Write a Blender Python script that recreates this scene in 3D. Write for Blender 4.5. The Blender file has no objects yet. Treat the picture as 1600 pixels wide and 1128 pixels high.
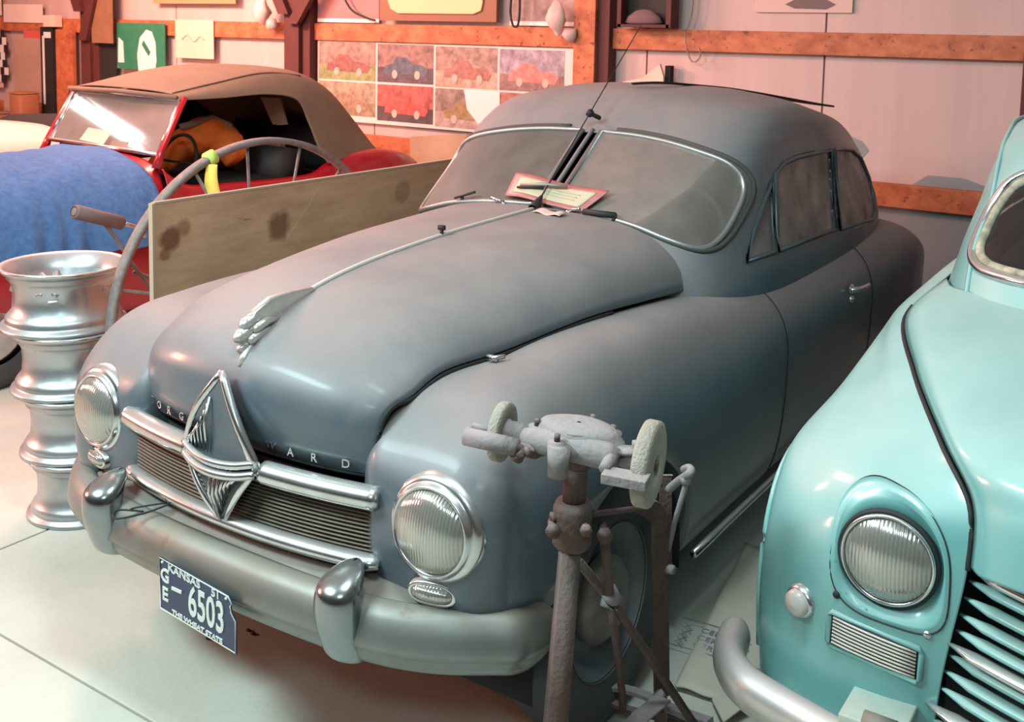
import bpy, bmesh, math, random
import numpy as np
from mathutils import Matrix, Vector
from mathutils.bvhtree import BVHTree
random.seed(7); np.random.seed(7)
S = bpy.context.scene; COL = S.collection
PI = math.pi
# ---------------------------------------------------------------- camera
CAM = np.array([1.9774, -1.6335, 1.8034])
YAW, PITCH, ROLL, FPX, CY = -.5874, .1038, .0204, 1669.5, 221.3
fw = np.array([math.sin(YAW)*math.cos(PITCH), math.cos(YAW)*math.cos(PITCH), -math.sin(PITCH)])
rt = np.cross(fw, [0, 0, 1]); rt /= np.linalg.norm(rt); up = np.cross(rt, fw)
rt, up = math.cos(ROLL)*rt+math.sin(ROLL)*up, -math.sin(ROLL)*rt+math.cos(ROLL)*up
cd = bpy.data.cameras.new('camera'); cam = bpy.data.objects.new('camera', cd); COL.objects.link(cam)
M = Matrix.Identity(4)
for r_ in range(3):
    M[r_][0], M[r_][1], M[r_][2], M[r_][3] = rt[r_], up[r_], -fw[r_], CAM[r_]
cam.matrix_world = M
cd.sensor_fit = 'HORIZONTAL'; cd.sensor_width = 36; cd.lens = 36*FPX/1600
cd.shift_y = -(564-CY)/1600; cd.clip_start = .05
cd.dof.use_dof = True; cd.dof.focus_distance = 2.7; cd.dof.aperture_fstop = 11
S.camera = cam
# ---------------------------------------------------------------- world, lights, exposure
w = bpy.data.worlds.new('world'); S.world = w; w.use_nodes = True
w.node_tree.nodes['Background'].inputs[0].default_value = (.75, .85, .95, 1)
w.node_tree.nodes['Background'].inputs[1].default_value = .12
S.view_settings.view_transform = 'Standard'; S.view_settings.look = 'None'
S.view_settings.exposure = 0.0; S.view_settings.gamma = 1; S.view_settings.use_curve_mapping = False
def area(name, loc, aim, sx, sy, power, col):
    l = bpy.data.lights.new(name, 'AREA'); l.shape = 'RECTANGLE'; l.size = sx; l.size_y = sy
    l.energy = power; l.color = col
    o = bpy.data.objects.new(name, l); COL.objects.link(o); o.location = loc
    o.rotation_euler = (Vector(aim)-Vector(loc)).to_track_quat('-Z', 'Y').to_euler()
    o['kind'] = 'structure'
    return o
area('cool_overhead_light', (-1.2, -1.9, 3.3), (-.3, .6, .2), 1.6, .5, 188, (.70, .98, 1.0))
area('cool_overhead_light', (1.05, -.3, 3.35), (1.05, .7, 0), 1.0, .3, 62, (.78, .98, 1.0))  # fill added above the gap between the cars, for floor and grinder
area('cool_overhead_light', (2.3, -2.8, 3.3), (1.8, .6, .5), 1.2, .4, 36, (.74, .98, 1.0))  # small fill added to light the turquoise car's front
area('heat_lamp', (-6.6, -2.3, 2.1), (-2.2, 2.0, .7), 1.0, .8, 270, (1.0, .42, .30))
area('heat_lamp', (-5.6, 2.2, 3.2), (-5.0, 4.9, 1.5), 1.4, .5, 320, (1.0, .46, .36))
area('heat_lamp', (-2.9, 1.6, 3.35), (-1.9, 2.9, .9), 2.2, .5, 135, (1.0, .47, .41))
# ---------------------------------------------------------------- materials
def mat(name, col, rough=.5, metal=0, col2=None, scale=8, amt=.5, bump=0, bscale=40, dust=None, dustamt=.6, coat=0, stretch=None, detail=6, spots=None):
    m = bpy.data.materials.new(name); m.use_nodes = True; nt = m.node_tree; N = nt.nodes; L = nt.links
    b = N['Principled BSDF']; b.inputs['Roughness'].default_value = rough; b.inputs['Metallic'].default_value = metal
    if coat: b.inputs['Coat Weight'].default_value = coat; b.inputs['Coat Roughness'].default_value = .12
    tc = N.new('ShaderNodeTexCoord'); mp = N.new('ShaderNodeMapping'); L.new(tc.outputs['Object'], mp.inputs[0])
    if stretch: mp.inputs['Scale'].default_value = stretch
    out = None
    rgb = N.new('ShaderNodeRGB'); rgb.outputs[0].default_value = (*col, 1); out = rgb.outputs[0]
    def mix(fac, a, c):
        x = N.new('ShaderNodeMix'); x.data_type = 'RGBA'; L.new(fac, x.inputs[0]); L.new(a, x.inputs[6])
        x.inputs[7].default_value = (*c, 1); return x.outputs[2]
    def noise(sc, lo, hi, a, mn=0.0):
        n = N.new('ShaderNodeTexNoise'); n.inputs['Scale'].default_value = sc; n.inputs['Detail'].default_value = detail
        n.inputs['Roughness'].default_value = .65; L.new(mp.outputs[0], n.inputs[0])
        r = N.new('ShaderNodeMapRange'); L.new(n.outputs['Fac'], r.inputs[0]); r.inputs[1].default_value = lo; r.inputs[2].default_value = hi
        r.inputs[3].default_value = mn; r.inputs[4].default_value = a; return r.outputs[0]
    if col2: out = mix(noise(scale, .35, .68, amt), out, col2)
    if spots: out = mix(noise(spots[1], spots[2], spots[2]+.06, spots[3]), out, spots[0])
    if dust:
        g = N.new('ShaderNodeNewGeometry'); s = N.new('ShaderNodeSeparateXYZ'); L.new(g.outputs['Normal'], s.inputs[0])
        r = N.new('ShaderNodeMapRange'); L.new(s.outputs[2], r.inputs[0]); r.inputs[1].default_value = .1; r.inputs[2].default_value = .95; r.inputs[4].default_value = dustamt
        mu = N.new('ShaderNodeMath'); mu.operation = 'MULTIPLY'; L.new(r.outputs[0], mu.inputs[0]); L.new(noise(4, .3, .7, 1.0, .62), mu.inputs[1])
        out = mix(mu.outputs[0], out, dust)
        rr = N.new('ShaderNodeMapRange'); L.new(mu.outputs[0], rr.inputs[0]); rr.inputs[3].default_value = rough; rr.inputs[4].default_value = min(1, rough+.45); L.new(rr.outputs[0], b.inputs['Roughness'])
        if coat:
            r3 = N.new('ShaderNodeMapRange'); L.new(mu.outputs[0], r3.inputs[0]); r3.inputs[2].default_value = .6; r3.inputs[3].default_value = coat; r3.inputs[4].default_value = 0; L.new(r3.outputs[0], b.inputs['Coat Weight'])
        if metal:
            r2 = N.new('ShaderNodeMapRange'); L.new(mu.outputs[0], r2.inputs[0]); r2.inputs[3].default_value = metal; r2.inputs[4].default_value = metal*.15; L.new(r2.outputs[0], b.inputs['Metallic'])
    L.new(out, b.inputs['Base Color'])
    if bump:
        n = N.new('ShaderNodeTexNoise'); n.inputs['Scale'].default_value = bscale; n.inputs['Detail'].default_value = 5; L.new(mp.outputs[0], n.inputs[0])
        bp = N.new('ShaderNodeBump'); bp.inputs['Strength'].default_value = bump; bp.inputs['Distance'].default_value = .01
        L.new(n.outputs['Fac'], bp.inputs['Height']); L.new(bp.outputs[0], b.inputs['Normal'])
    return m
DUST = (.30, .25, .215)
paint = mat('dusty blue grey paint', (.066, .087, .108), .32, 0, (.115, .13, .145), 2.2, .7, 0, dust=(.275, .222, .208), dustamt=.85, coat=.25, spots=((.17, .18, .18), 3, .60, .25))
strip_metal = mat('dusty pale strip', (.56, .51, .47), .5, .25)
mascot = mat('dusty cast mascot metal', (.56, .53, .50), .32, .6, (.42, .38, .35), 30, .5)
chrome = mat('dusty chrome', (.62, .64, .66), .16, 1, (.42, .42, .42), 14, .5, dust=(.42, .36, .31), dustamt=.5)

bchrome = mat('tarnished bumper chrome', (.21, .23, .23), .33, .7, (.17, .14, .105), 4, .85, dust=(.24, .205, .165), dustamt=.75, spots=((.11, .07, .04), 13, .63, .7))
darkch = mat('dull grey trim', (.17, .135, .105), .55, .4, (.10, .08, .06), 20, .5)
black = mat('black rubber', (.012, .012, .013), .7)
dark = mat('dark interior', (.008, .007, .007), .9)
beige = mat('dusty apron paint', (.19, .165, .14), .6, 0, (.12, .115, .105), 8, .6, spots=((.09, .06, .045), 30, .67, .7))
tyre = mat('dusty tyre rubber', (.035, .038, .04), .85, 0, (.10, .095, .085), 6, .55, bump=.3, bscale=60)
rust = mat('rusty dark iron', (.10, .058, .05), .75, .2, (.055, .03, .025), 25, .7, bump=.5, bscale=90, dust=(.26, .21, .20), dustamt=.75)
stone = mat('grinding stone', (.33, .30, .265), .95, 0, (.27, .22, .165), 12, .6, bump=.6, bscale=160)
castiron = mat('dusty cast housing', (.21, .185, .185), .8, .1, (.20, .17, .17), 18, .6, bump=.4, bscale=70, dust=(.36, .31, .31), dustamt=.6)
trimm = mat('dull pale window trim', (.36, .35, .345), .4, .7, (.27, .26, .25), 20, .5)
teal = mat('turquoise paint', (.125, .315, .312), .32, 0, (.17, .35, .335), 3, .5, coat=.45, dust=(.40, .50, .46), dustamt=.6, spots=((.30, .28, .2), 7, .68, .35))
red = mat('dark red paint', (.34, .006, .014), .3, 0, (.27, .005, .010), 4, .5, coat=.5)
canvas = mat('khaki canvas', (.20, .145, .10), .95, 0, (.145, .105, .075), 5, .6, bump=.25, bscale=300)
towelm = mat('blue towel', (.055, .17, .42), .98, 0, (.12, .27, .52), 30, .7, bump=.9, bscale=260)
ply = mat('weathered plywood', (.56, .345, .20), .85, 0, (.34, .19, .105), 3, .7, bump=.15, bscale=60, stretch=(1, 1, 5), spots=((.11, .06, .03), 3.2, .66, .8))
def stains(m, spots, col):
    nt = m.node_tree; N = nt.nodes; L = nt.links; b = N['Principled BSDF']; src = b.inputs['Base Color'].links[0].from_socket
    tc = N.new('ShaderNodeTexCoord'); nz = N.new('ShaderNodeTexNoise'); nz.inputs['Scale'].default_value = 9; nz.inputs['Detail'].default_value = 5; L.new(tc.outputs['Object'], nz.inputs[0])
    for (x, y, z, r, k) in spots:
        d = N.new('ShaderNodeVectorMath'); d.operation = 'DISTANCE'; L.new(tc.outputs['Object'], d.inputs[0]); d.inputs[1].default_value = (x, y, z)
        a = N.new('ShaderNodeMath'); a.operation = 'MULTIPLY_ADD'; L.new(nz.outputs['Fac'], a.inputs[0]); a.inputs[1].default_value = r*1.6; L.new(d.outputs['Value'], a.inputs[2])
        q = N.new('ShaderNodeMapRange'); L.new(a.outputs[0], q.inputs[0]); q.inputs[1].default_value = r*1.55; q.inputs[2].default_value = r*1.95; q.inputs[3].default_value = k; q.inputs[4].default_value = 0
        x_ = N.new('ShaderNodeMix'); x_.data_type = 'RGBA'; L.new(q.outputs[0], x_.inputs[0]); L.new(src, x_.inputs[6]); x_.inputs[7].default_value = (*col, 1); src = x_.outputs[2]
    L.new(src, b.inputs['Base Color'])
stains(ply, [(-.94, 1.18, 1.055, .075, .85), (-.94, .68, 1.08, .05, .9), (-.94, .74, 1.11, .035, .6), (-.94, .66, 1.03, .03, .7), (-.94, 1.9, 1.1, .05, .4)], (.16, .055, .025))
plyedge = mat('plywood edge', (.40, .29, .21), .9)
alu = mat('cast aluminium', (.46, .48, .50), .3, .85, (.34, .35, .36), 9, .5, bump=.05, dust=(.5, .47, .44), dustamt=.4)
iron = mat('old grey iron', (.25, .21, .20), .7, .3, (.11, .085, .08), 20, .6, bump=.35, bscale=60)
concrete = mat('pale concrete', (.52, .53, .47), .75, 0, (.42, .41, .34), 1.6, .7, bump=.12, bscale=50, spots=((.20, .13, .09), 5, .66, .7))
wallm = mat('white wall lining', (.52, .40, .38), .6, 0, (.43, .32, .30), 1.5, .6, stretch=(5, 1, .25))
darkwall = mat('dark shed lining', (.10, .08, .07), .8)
wallgrey = mat('grey wall paint', (.20, .24, .26), .7, 0, (.25, .28, .29), 3, .6)
wood = mat('orange stained timber', (.50, .17, .07), .6, 0, (.26, .06, .025), 3, .9, stretch=(3, 1, 4), spots=((.09, .02, .01), 7, .60, .85))
wooddk = mat('dark red post timber', (.085, .02, .018), .7, 0, (.055, .014, .012), 5, .7, stretch=(6, 1, 1))
paper = mat('old paper', (.62, .52, .42), .9, 0, (.5, .40, .31), 5, .5)
white = mat('off white paint', (.72, .70, .68), .6)
cream = mat('cream car paint', (.60, .52, .46), .35, coat=.3)
green = mat('green sign enamel', (.02, .17, .09), .5, 0, (.05, .22, .13), 8, .5, spots=((.4, .3, .2), 9, .68, .8))
orange = mat('orange foam', (.75, .14, .015), .9, 0, (.5, .09, .01), 12, .6, bump=.6, bscale=50)
yellow = mat('yellow ribbon', (.85, .66, .13), .7)
grip = mat('worn foam grip', (.20, .13, .12), .8, 0, (.11, .075, .07), 20, .5)
navy = mat('navy enamel plate', (.018, .03, .075), .35)
platew = mat('cream embossed paint', (.55, .60, .55), .5)
pinkv = mat('pink vinyl sleeve', (.42, .15, .14), .4, 0, (.33, .08, .08), 20, .6)
ceilm = mat('ceiling lining', (.45, .42, .40), .8)
kraft = mat('paper feed sack', (.60, .55, .46), .85, 0, (.5, .45, .37), 4, .6)
ink = mat('blue grey ink', (.22, .26, .32), .8)
def glassy(name, col, dustf, tint=(.8, .85, .85), grough=.4):
    m = bpy.data.materials.new(name); m.use_nodes = True; nt = m.node_tree; N = nt.nodes; L = nt.links
    for n in list(N): N.remove(n)
    o = N.new('ShaderNodeOutputMaterial'); tr = N.new('ShaderNodeBsdfTransparent'); tr.inputs[0].default_value = (*tint, 1)
    gl = N.new('ShaderNodeBsdfGlossy'); gl.inputs['Roughness'].default_value = grough; gl.inputs[0].default_value = (.9, .9, .9, 1)
    fr = N.new('ShaderNodeFresnel'); fr.inputs[0].default_value = 1.5
    m1 = N.new('ShaderNodeMixShader'); L.new(fr.outputs[0], m1.inputs[0]); L.new(tr.outputs[0], m1.inputs[1]); L.new(gl.outputs[0], m1.inputs[2])
    df = N.new('ShaderNodeBsdfDiffuse'); df.inputs[0].default_value = (*col, 1)
    tc = N.new('ShaderNodeTexCoord'); nz = N.new('ShaderNodeTexNoise'); nz.inputs['Scale'].default_value = 9; nz.inputs['Detail'].default_value = 8; L.new(tc.outputs['Object'], nz.inputs[0])
    r = N.new('ShaderNodeMapRange'); L.new(nz.outputs['Fac'], r.inputs[0]); r.inputs[1].default_value = .3; r.inputs[2].default_value = .7; r.inputs[3].default_value = dustf*.8; r.inputs[4].default_value = min(1, dustf*1.15)
    m2 = N.new('ShaderNodeMixShader'); L.new(r.outputs[0], m2.inputs[0]); L.new(m1.outputs[0], m2.inputs[1]); L.new(df.outputs[0], m2.inputs[2])
    L.new(m2.outputs[0], o.inputs[0]); return m
dglass = glassy('very dusty windscreen glass', (.155, .132, .118), .80)
cglass = glassy('clear car glass', (.4, .4, .38), .3, grough=.06)
sideglass = glassy('dusty side window glass', (.105, .08, .07), .74)
def lensmat():
    m = mat('fluted headlamp glass', (.40, .385, .35), .14, .65, coat=.6)
    N = m.node_tree.nodes; L = m.node_tree.links; b = N['Principled BSDF']
    tc = N.new('ShaderNodeTexCoord'); wv = N.new('ShaderNodeTexWave'); wv.inputs['Scale'].default_value = 42; wv.bands_direction = 'X'; wv.inputs['Distortion'].default_value = .6; wv.inputs['Detail'].default_value = 1
    L.new(tc.outputs['Object'], wv.inputs[0]); bp = N.new('ShaderNodeBump'); bp.inputs['Strength'].default_value = .25; bp.inputs['Distance'].default_value = .003
    L.new(wv.outputs['Fac'], bp.inputs['Height']); L.new(bp.outputs[0], b.inputs['Normal']); return m
lens = lensmat()
# ---------------------------------------------------------------- mesh helpers
def setp(o, label=None, cat=None, group=None, kind=None):
    if label: o['label'] = label
    if cat: o['category'] = cat
    if group: o['group'] = group
    if kind: o['kind'] = kind
    return o
def root(name, loc, label, cat, group=None, rz=0):
    o = bpy.data.objects.new(name, None); COL.objects.link(o); o.location = loc; o.rotation_euler = (0, 0, rz)
    o.empty_display_size = .1
    return setp(o, label, cat, group)
def top_of(o):
    while o.parent: o = o.parent
    return o
def add(name, V, F, m, parent=None, smooth=True, solid=0, local=False, bevel=0, label=None, kind=None, mirror=False):
    """V are world coordinates (or the thing's own ones when local); the object sits under parent."""
    V = np.asarray(V, float).reshape(-1, 3)
    off = np.zeros(3); loc = np.zeros(3)
    if parent is not None and not local:
        p = parent; offs = np.array(top_of(p).location)
        if p.parent is None: loc = -offs
    elif parent is None:
        c = (V.min(0)+V.max(0))/2; c[2] = V[:, 2].min(); V = V-c; loc = c
    me = bpy.data.meshes.new(name); me.from_pydata(V.tolist(), [], [list(map(int, f)) for f in F]); me.validate(); me.update()
    if smooth: me.polygons.foreach_set('use_smooth', [True]*len(me.polygons))
    o = bpy.data.objects.new(name, me); COL.objects.link(o); o.location = loc; me.materials.append(m)
    if parent is not None: o.parent = parent
    if solid:
        s = o.modifiers.new('s', 'SOLIDIFY'); s.thickness = solid; s.offset = -1
    if bevel:
        b = o.modifiers.new('b', 'BEVEL'); b.width = bevel; b.segments = 2; b.limit_method = 'ANGLE'
    return setp(o, label, kind=kind)
def gridf(nu, nv, cu=False, cv=False):
    F = []
    for i in range(nu-(0 if cu else 1)):
        for j in range(nv-(0 if cv else 1)):
            a, b = i, (i+1) % nu; c, d = j, (j+1) % nv
            F.append((a*nv+c, a*nv+d, b*nv+d, b*nv+c))
    return F
def crk(t, P):
    """uniform Catmull-Rom through control rows P at parameters t in 0..len-1"""
    P = np.asarray(P, float); n = len(P); t = np.clip(np.asarray(t, float), 0, n-1)
    i = np.minimum(t.astype(int), n-2); f = (t-i).reshape((-1,)+(1,)*(P.ndim-1))
    p0 = P[np.maximum(i-1, 0)]; p1 = P[i]; p2 = P[i+1]; p3 = P[np.minimum(i+2, n-1)]
    return .5*(2*p1+(p2-p0)*f+(2*p0-5*p1+4*p2-p3)*f*f+(3*p1-p0-3*p2+p3)*f**3)
def csurf(P, nu, nv):
    P = np.asarray(P, float); A = crk(np.linspace(0, len(P)-1, nu), P)
    B = np.stack([crk(np.linspace(0, P.shape[1]-1, nv), A[i]) for i in range(nu)])
    return B
def smoothline(P, n=24):
    return crk(np.linspace(0, len(P)-1, n), P)
def tube(P, r, seg=8, closed=False, flat=1.0, upv=(0, 0, 1), caps=True):
    """swept section around polyline P; flat scales the section across; returns V,F"""
    P = np.asarray(P, float); n = len(P); r = np.broadcast_to(np.asarray(r, float), (n,))
    T = np.empty_like(P)
    if closed: T = np.roll(P, -1, 0)-np.roll(P, 1, 0)
    else: T[1:-1] = P[2:]-P[:-2]; T[0] = P[1]-P[0]; T[-1] = P[-1]-P[-2]
    T /= np.linalg.norm(T, axis=1)[:, None]+1e-12
    V = []
    upv = np.asarray(upv, float)
    for i in range(n):
        u = upv
        if abs(T[i]@u) > .97: u = np.array([0, 1., 0]) if abs(T[i][1]) < .9 else np.array([1., 0, 0])
        s = np.cross(T[i], u); s /= np.linalg.norm(s); q = np.cross(s, T[i])
        for k in range(seg):
            a = 2*PI*k/seg
            V.append(P[i]+r[i]*(math.cos(a)*s*flat+math.sin(a)*q))
    F = gridf(n, seg, closed, True)
    if not closed and caps: F += [tuple(range(seg-1, -1, -1)), tuple((n-1)*seg+k for k in range(seg))]
    return np.array(V), F
def join(parts):
    V = []; F = []; o = 0
    for v, f in parts:
        V.append(np.asarray(v)); F += [tuple(x+o for x in g) for g in f]; o += len(v)
    return np.concatenate(V), F
def box(c, s, R=None):
    c = np.asarray(c, float); s = np.asarray(s, float)/2
    V = np.array([[x, y, z] for x in (-1, 1) for y in (-1, 1) for z in (-1, 1)])*s
    if R is not None: V = V@np.asarray(R).T
    return V+c, [(0, 1, 3, 2), (4, 6, 7, 5), (0, 4, 5, 1), (2, 3, 7, 6), (0, 2, 6, 4), (1, 5, 7, 3)]
def rotz(a): c, s = math.cos(a), math.sin(a); return np.array([[c, -s, 0], [s, c, 0], [0, 0, 1]])
def basis(ax):
    ax = np.asarray(ax, float); ax /= np.linalg.norm(ax); u = np.array([0, 0, 1.]) if abs(ax[2]) < .9 else np.array([1., 0, 0])
    a = np.cross(u, ax); a /= np.linalg.norm(a); b = np.cross(ax, a); return a, b, ax
def lathe(prof, c, ax, seg=40, sq=1.0):
    """prof: (radius, along axis) pairs"""
    a, b, n = basis(ax); V = []
    for r, h in prof:
        for k in range(seg):
            t = 2*PI*k/seg; V.append(np.asarray(c)+r*(math.cos(t)*a+sq*math.sin(t)*b)+h*n)
    return np.array(V), gridf(len(prof), seg, False, True)
def prism(outline, y0, y1, plane='xz'):
    """flat outline extruded between two offsets"""
    n = len(outline); V = []
    for d in (y0, y1):
        for a, b in outline: V.append((a, d, b) if plane == 'xz' else ((d, a, b) if plane == 'yz' else (a, b, d)))
    F = [tuple(range(n)), tuple(range(2*n-1, n-1, -1))]+[(i, i+n, (i+1) % n+n, (i+1) % n) for i in range(n)]
    return np.array(V), F
def seg2(a, b, r, seg=10): return tube([a, b], r, seg)
def text(s, size, depth, m, name, parent, place, align='CENTER', bold=0):
    c = bpy.data.curves.new('t', 'FONT'); c.body = s; c.size = size; c.extrude = depth; c.align_x = align; c.align_y = 'CENTER'; c.offset = bold; c.resolution_u = 3
    t = bpy.data.objects.new('t', c); COL.objects.link(t); bpy.context.view_layer.update()
    me = bpy.data.meshes.new_from_object(t.evaluated_get(bpy.context.evaluated_depsgraph_get()))
    bpy.data.objects.remove(t); bpy.data.curves.remove(c)
    V = np.array([v.co[:] for v in me.vertices]); F = [tuple(p.vertices) for p in me.polygons]
    if len(V) == 0: return None
    W = np.array([place(*v) for v in V])
    return add(name, W, F, m, parent, smooth=False)
def surfpatch(poly, fn, step, off=0):
    """triangulated patch: poly in 2D, fn(a,b)->3D"""
    bm = bmesh.new(); vs = [bm.verts.new((a, b, 0)) for a, b in poly]; bm.faces.new(vs)
    lo = np.min(poly, 0); hi = np.max(poly, 0)
    for ax in (0, 1):
        for c in np.arange(lo[ax]+step, hi[ax], step):
            co = [0, 0, 0]; no = [0, 0, 0]; co[ax] = c; no[ax] = 1
            bmesh.ops.bisect_plane(bm, geom=bm.verts[:]+bm.edges[:]+bm.faces[:], plane_co=co, plane_no=no)
    bm.verts.ensure_lookup_table(); V = [fn(v.co.x, v.co.y) for v in bm.verts]; bm.verts.index_update()
    F = [tuple(v.index for v in f.verts) for f in bm.faces]; bm.free(); return np.array(V), F
def inpoly(p, poly):
    x, y = p; r = False; n = len(poly)
    for i in range(n):
        x1, y1 = poly[i]; x2, y2 = poly[(i+1) % n]
        if (y1 > y) != (y2 > y) and x < (x2-x1)*(y-y1)/(y2-y1)+x1: r = not r
    return r
def roundpoly(P, n=48):
    P = np.asarray(P, float); Q = np.concatenate([P[-1:], P, P[:2]]); t = np.linspace(1, len(P)+1, n, endpoint=False)
    i = t.astype(int); f = (t-i)[:, None]; Q2 = np.concatenate([Q, P[2:3]])
    p0, p1, p2, p3 = Q[i-1], Q[i], Q2[i+1], Q2[np.minimum(i+2, len(Q2)-1)]
    return .5*(2*p1+(p2-p0)*f+(2*p0-5*p1+4*p2-p3)*f*f+(3*p1-p0-3*p2+p3)*f**3)
# ================================================================ setting
YW = 4.9
fl = add('floor', *box((-3.5, -.5, -.10), (15, 13, .12)), concrete, None, smooth=False, kind='structure')
xs = [-11, -7.4, -4.4, -1.395, 1.66, 4.0]; ys = [-6.9, -3.1, .03, 3.1, 5.1]
for i in range(len(xs)-1):
    for j in range(len(ys)-1):
        add('concrete_slab', *box(((xs[i]+xs[i+1])/2, (ys[j]+ys[j+1])/2, -.02), (xs[i+1]-xs[i]-.008, ys[j+1]-ys[j]-.008, .04)), concrete, fl, smooth=False, bevel=.003)
wb = add('wall_back', *box((-3.5, YW+.12, 1.7), (15.2, .06, 3.6)), wallm, None, smooth=False, kind='structure')
joints = [-11.1, -8.6, -6.15, -3.71, -1.27, -.10, 1.1, 2.3, 4.1]
joints = [-11.1, -8.6, -6.2, -3.76, -1.32, -.1, 1.12, 4.1]
for a, b in zip(joints[:-1], joints[1:]):
    add('wall_panel', *box(((a+b)/2, YW+.075, 1.75), (b-a-.012, .03, 3.5)), wallm, wb, smooth=False)
def wallpt(x, z, y=0): return (x, YW+y, z)
# painted lower band and its brush swipes
pb = add('grey_paint_band', *prism([(-.2, .0), (4, .0), (4, .80), (.05, .80), (-.2, .78)], YW+.056, YW+.062), wallgrey, wb, smooth=False)
for P in ([(-.2, .80), (.02, .80), (.10, .98), (.20, 1.12), (.16, 1.17), (-.02, 1.24), (-.2, 1.26)], [(.42, .90), (.55, 1.0), (.75, 1.0), (.98, .93), (1.1, .90)]):
    add('paint_swipe', *prism(P, YW+.057, YW+.061), wallgrey, wb, smooth=False)
def girt(x0, x1, z0, z1, m=wood, dz=0):
    return add('timber_girt', [(x0, YW, z0), (x0, YW, z1), (x0, YW+.056, z0), (x0, YW+.056, z1), (x1, YW, z0+dz), (x1, YW, z1+dz), (x1, YW+.056, z0+dz), (x1, YW+.056, z1+dz)], box((0, 0, 0), (1, 1, 1))[1], m, wb, smooth=False, bevel=.003)
posts = [(-9.9, .15), (-7.38, .14), (-4.55, .17), (-1.73, .17), (1.12, .15)]
for (p, wd), (q, w2) in zip(posts[:-1], posts[1:]):
    girt(p+wd/2, q-w2/2, 1.69, 1.83); girt(p+wd/2, q-w2/2, .795, .935)
girt(-11, -9.98, 1.69, 1.83); girt(1.2, 4, 1.69, 1.83); girt(1.2, 4, .795, .935)
for p, wd in posts:
    add('timber_post', *box((p, YW-.02, 1.75), (wd, .15, 3.5)), wood if p in (-1.73,) else wooddk, wb, smooth=False, bevel=.004)
    add('timber_post', *box((p+wd/2+.045, YW+.0, 1.75), (.09, .11, 3.5)), wooddk, wb, smooth=False, bevel=.004)
# knee braces at the posts
for x0, z0, x1, z1 in ((-7.36, 1.62, -7.0, 2.6), (-7.42, 1.9, -7.75, 2.6), (-4.5, 1.82, -4.0, 2.5), (-4.6, 1.9, -5.0, 2.6)):
    add('knee_brace', [(x0-.05, YW-.15, z0), (x0+.07, YW-.15, z0), (x0-.05, YW-.1, z0), (x0+.07, YW-.1, z0), (x1-.05, YW-.15, z1), (x1+.07, YW-.15, z1), (x1-.05, YW-.1, z1), (x1+.07, YW-.1, z1)],
        [(0, 1, 3, 2), (4, 6, 7, 5), (0, 4, 5, 1), (2, 3, 7, 6), (0, 2, 6, 4), (1, 5, 7, 3)], wooddk, wb, smooth=False)
add('wall_left', *box((-11.05, -1, 1.7), (.1, 12, 3.6)), wallm, None, smooth=False, kind='structure')
add('wall_right', *box((4.1, -1, 1.7), (.1, 12, 3.6)), darkwall, None, smooth=False, kind='structure')
add('wall_front', *box((-3.5, -7.0, 1.7), (15.2, .1, 3.6)), darkwall, None, smooth=False, kind='structure')
add('ceiling', *box((-3.5, -1, 3.55), (15.2, 12.1, .1)), ceilm, None, smooth=False, kind='structure')

# ================================================================ main saloon
RT = (0, 2.0, 0)
car = root('vintage_saloon', RT, 'dusty blue-grey two-door saloon with split windscreen and diamond grille badge, in the middle', 'car')
YM = 2.45
RINGS = np.array([
[0.30,1.25,.70,3.98,4.2,3.2],[0.70,1.25,.72,4.10,4.2,3.2],[0.93,1.30,.72,4.12,4.2,3.0],[1.00,1.36,.715,4.10,4.2,3.0],
[1.10,1.45,.695,4.07,4.3,2.9],[1.19,1.55,.675,4.02,4.6,2.8],[1.30,1.70,.655,3.90,5.0,2.6],[1.38,1.81,.645,3.73,5.0,2.5],
[1.44,1.895,.63,3.52,5.0,2.4],[1.50,1.97,.595,3.12,4.3,2.3],[1.54,2.03,.53,2.86,3.5,2.2],[1.57,2.10,.40,2.68,2.6,2.1],
[1.588,2.20,.25,2.56,2.2,2.0],[1.595,2.36,.03,2.46,2.0,2.0]])
def cr(xs, ys, x):
    xs = np.asarray(xs, float); ys = np.asarray(ys, float); m = np.empty_like(ys)
    d = (ys[1:]-ys[:-1])/((xs[1:]-xs[:-1]).reshape((-1,)+(1,)*(ys.ndim-1)))
    m[0] = d[0]; m[-1] = d[-1]; m[1:-1] = (d[1:]+d[:-1])/2
    x = min(max(x, xs[0]), xs[-1]); i = min(max(np.searchsorted(xs, x)-1, 0), len(xs)-2)
    h = xs[i+1]-xs[i]; t = (x-xs[i])/h
    return (2*t**3-3*t*t+1)*ys[i]+(t**3-2*t*t+t)*h*m[i]+(-2*t**3+3*t*t)*ys[i+1]+(t**3-t*t)*h*m[i+1]
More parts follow.
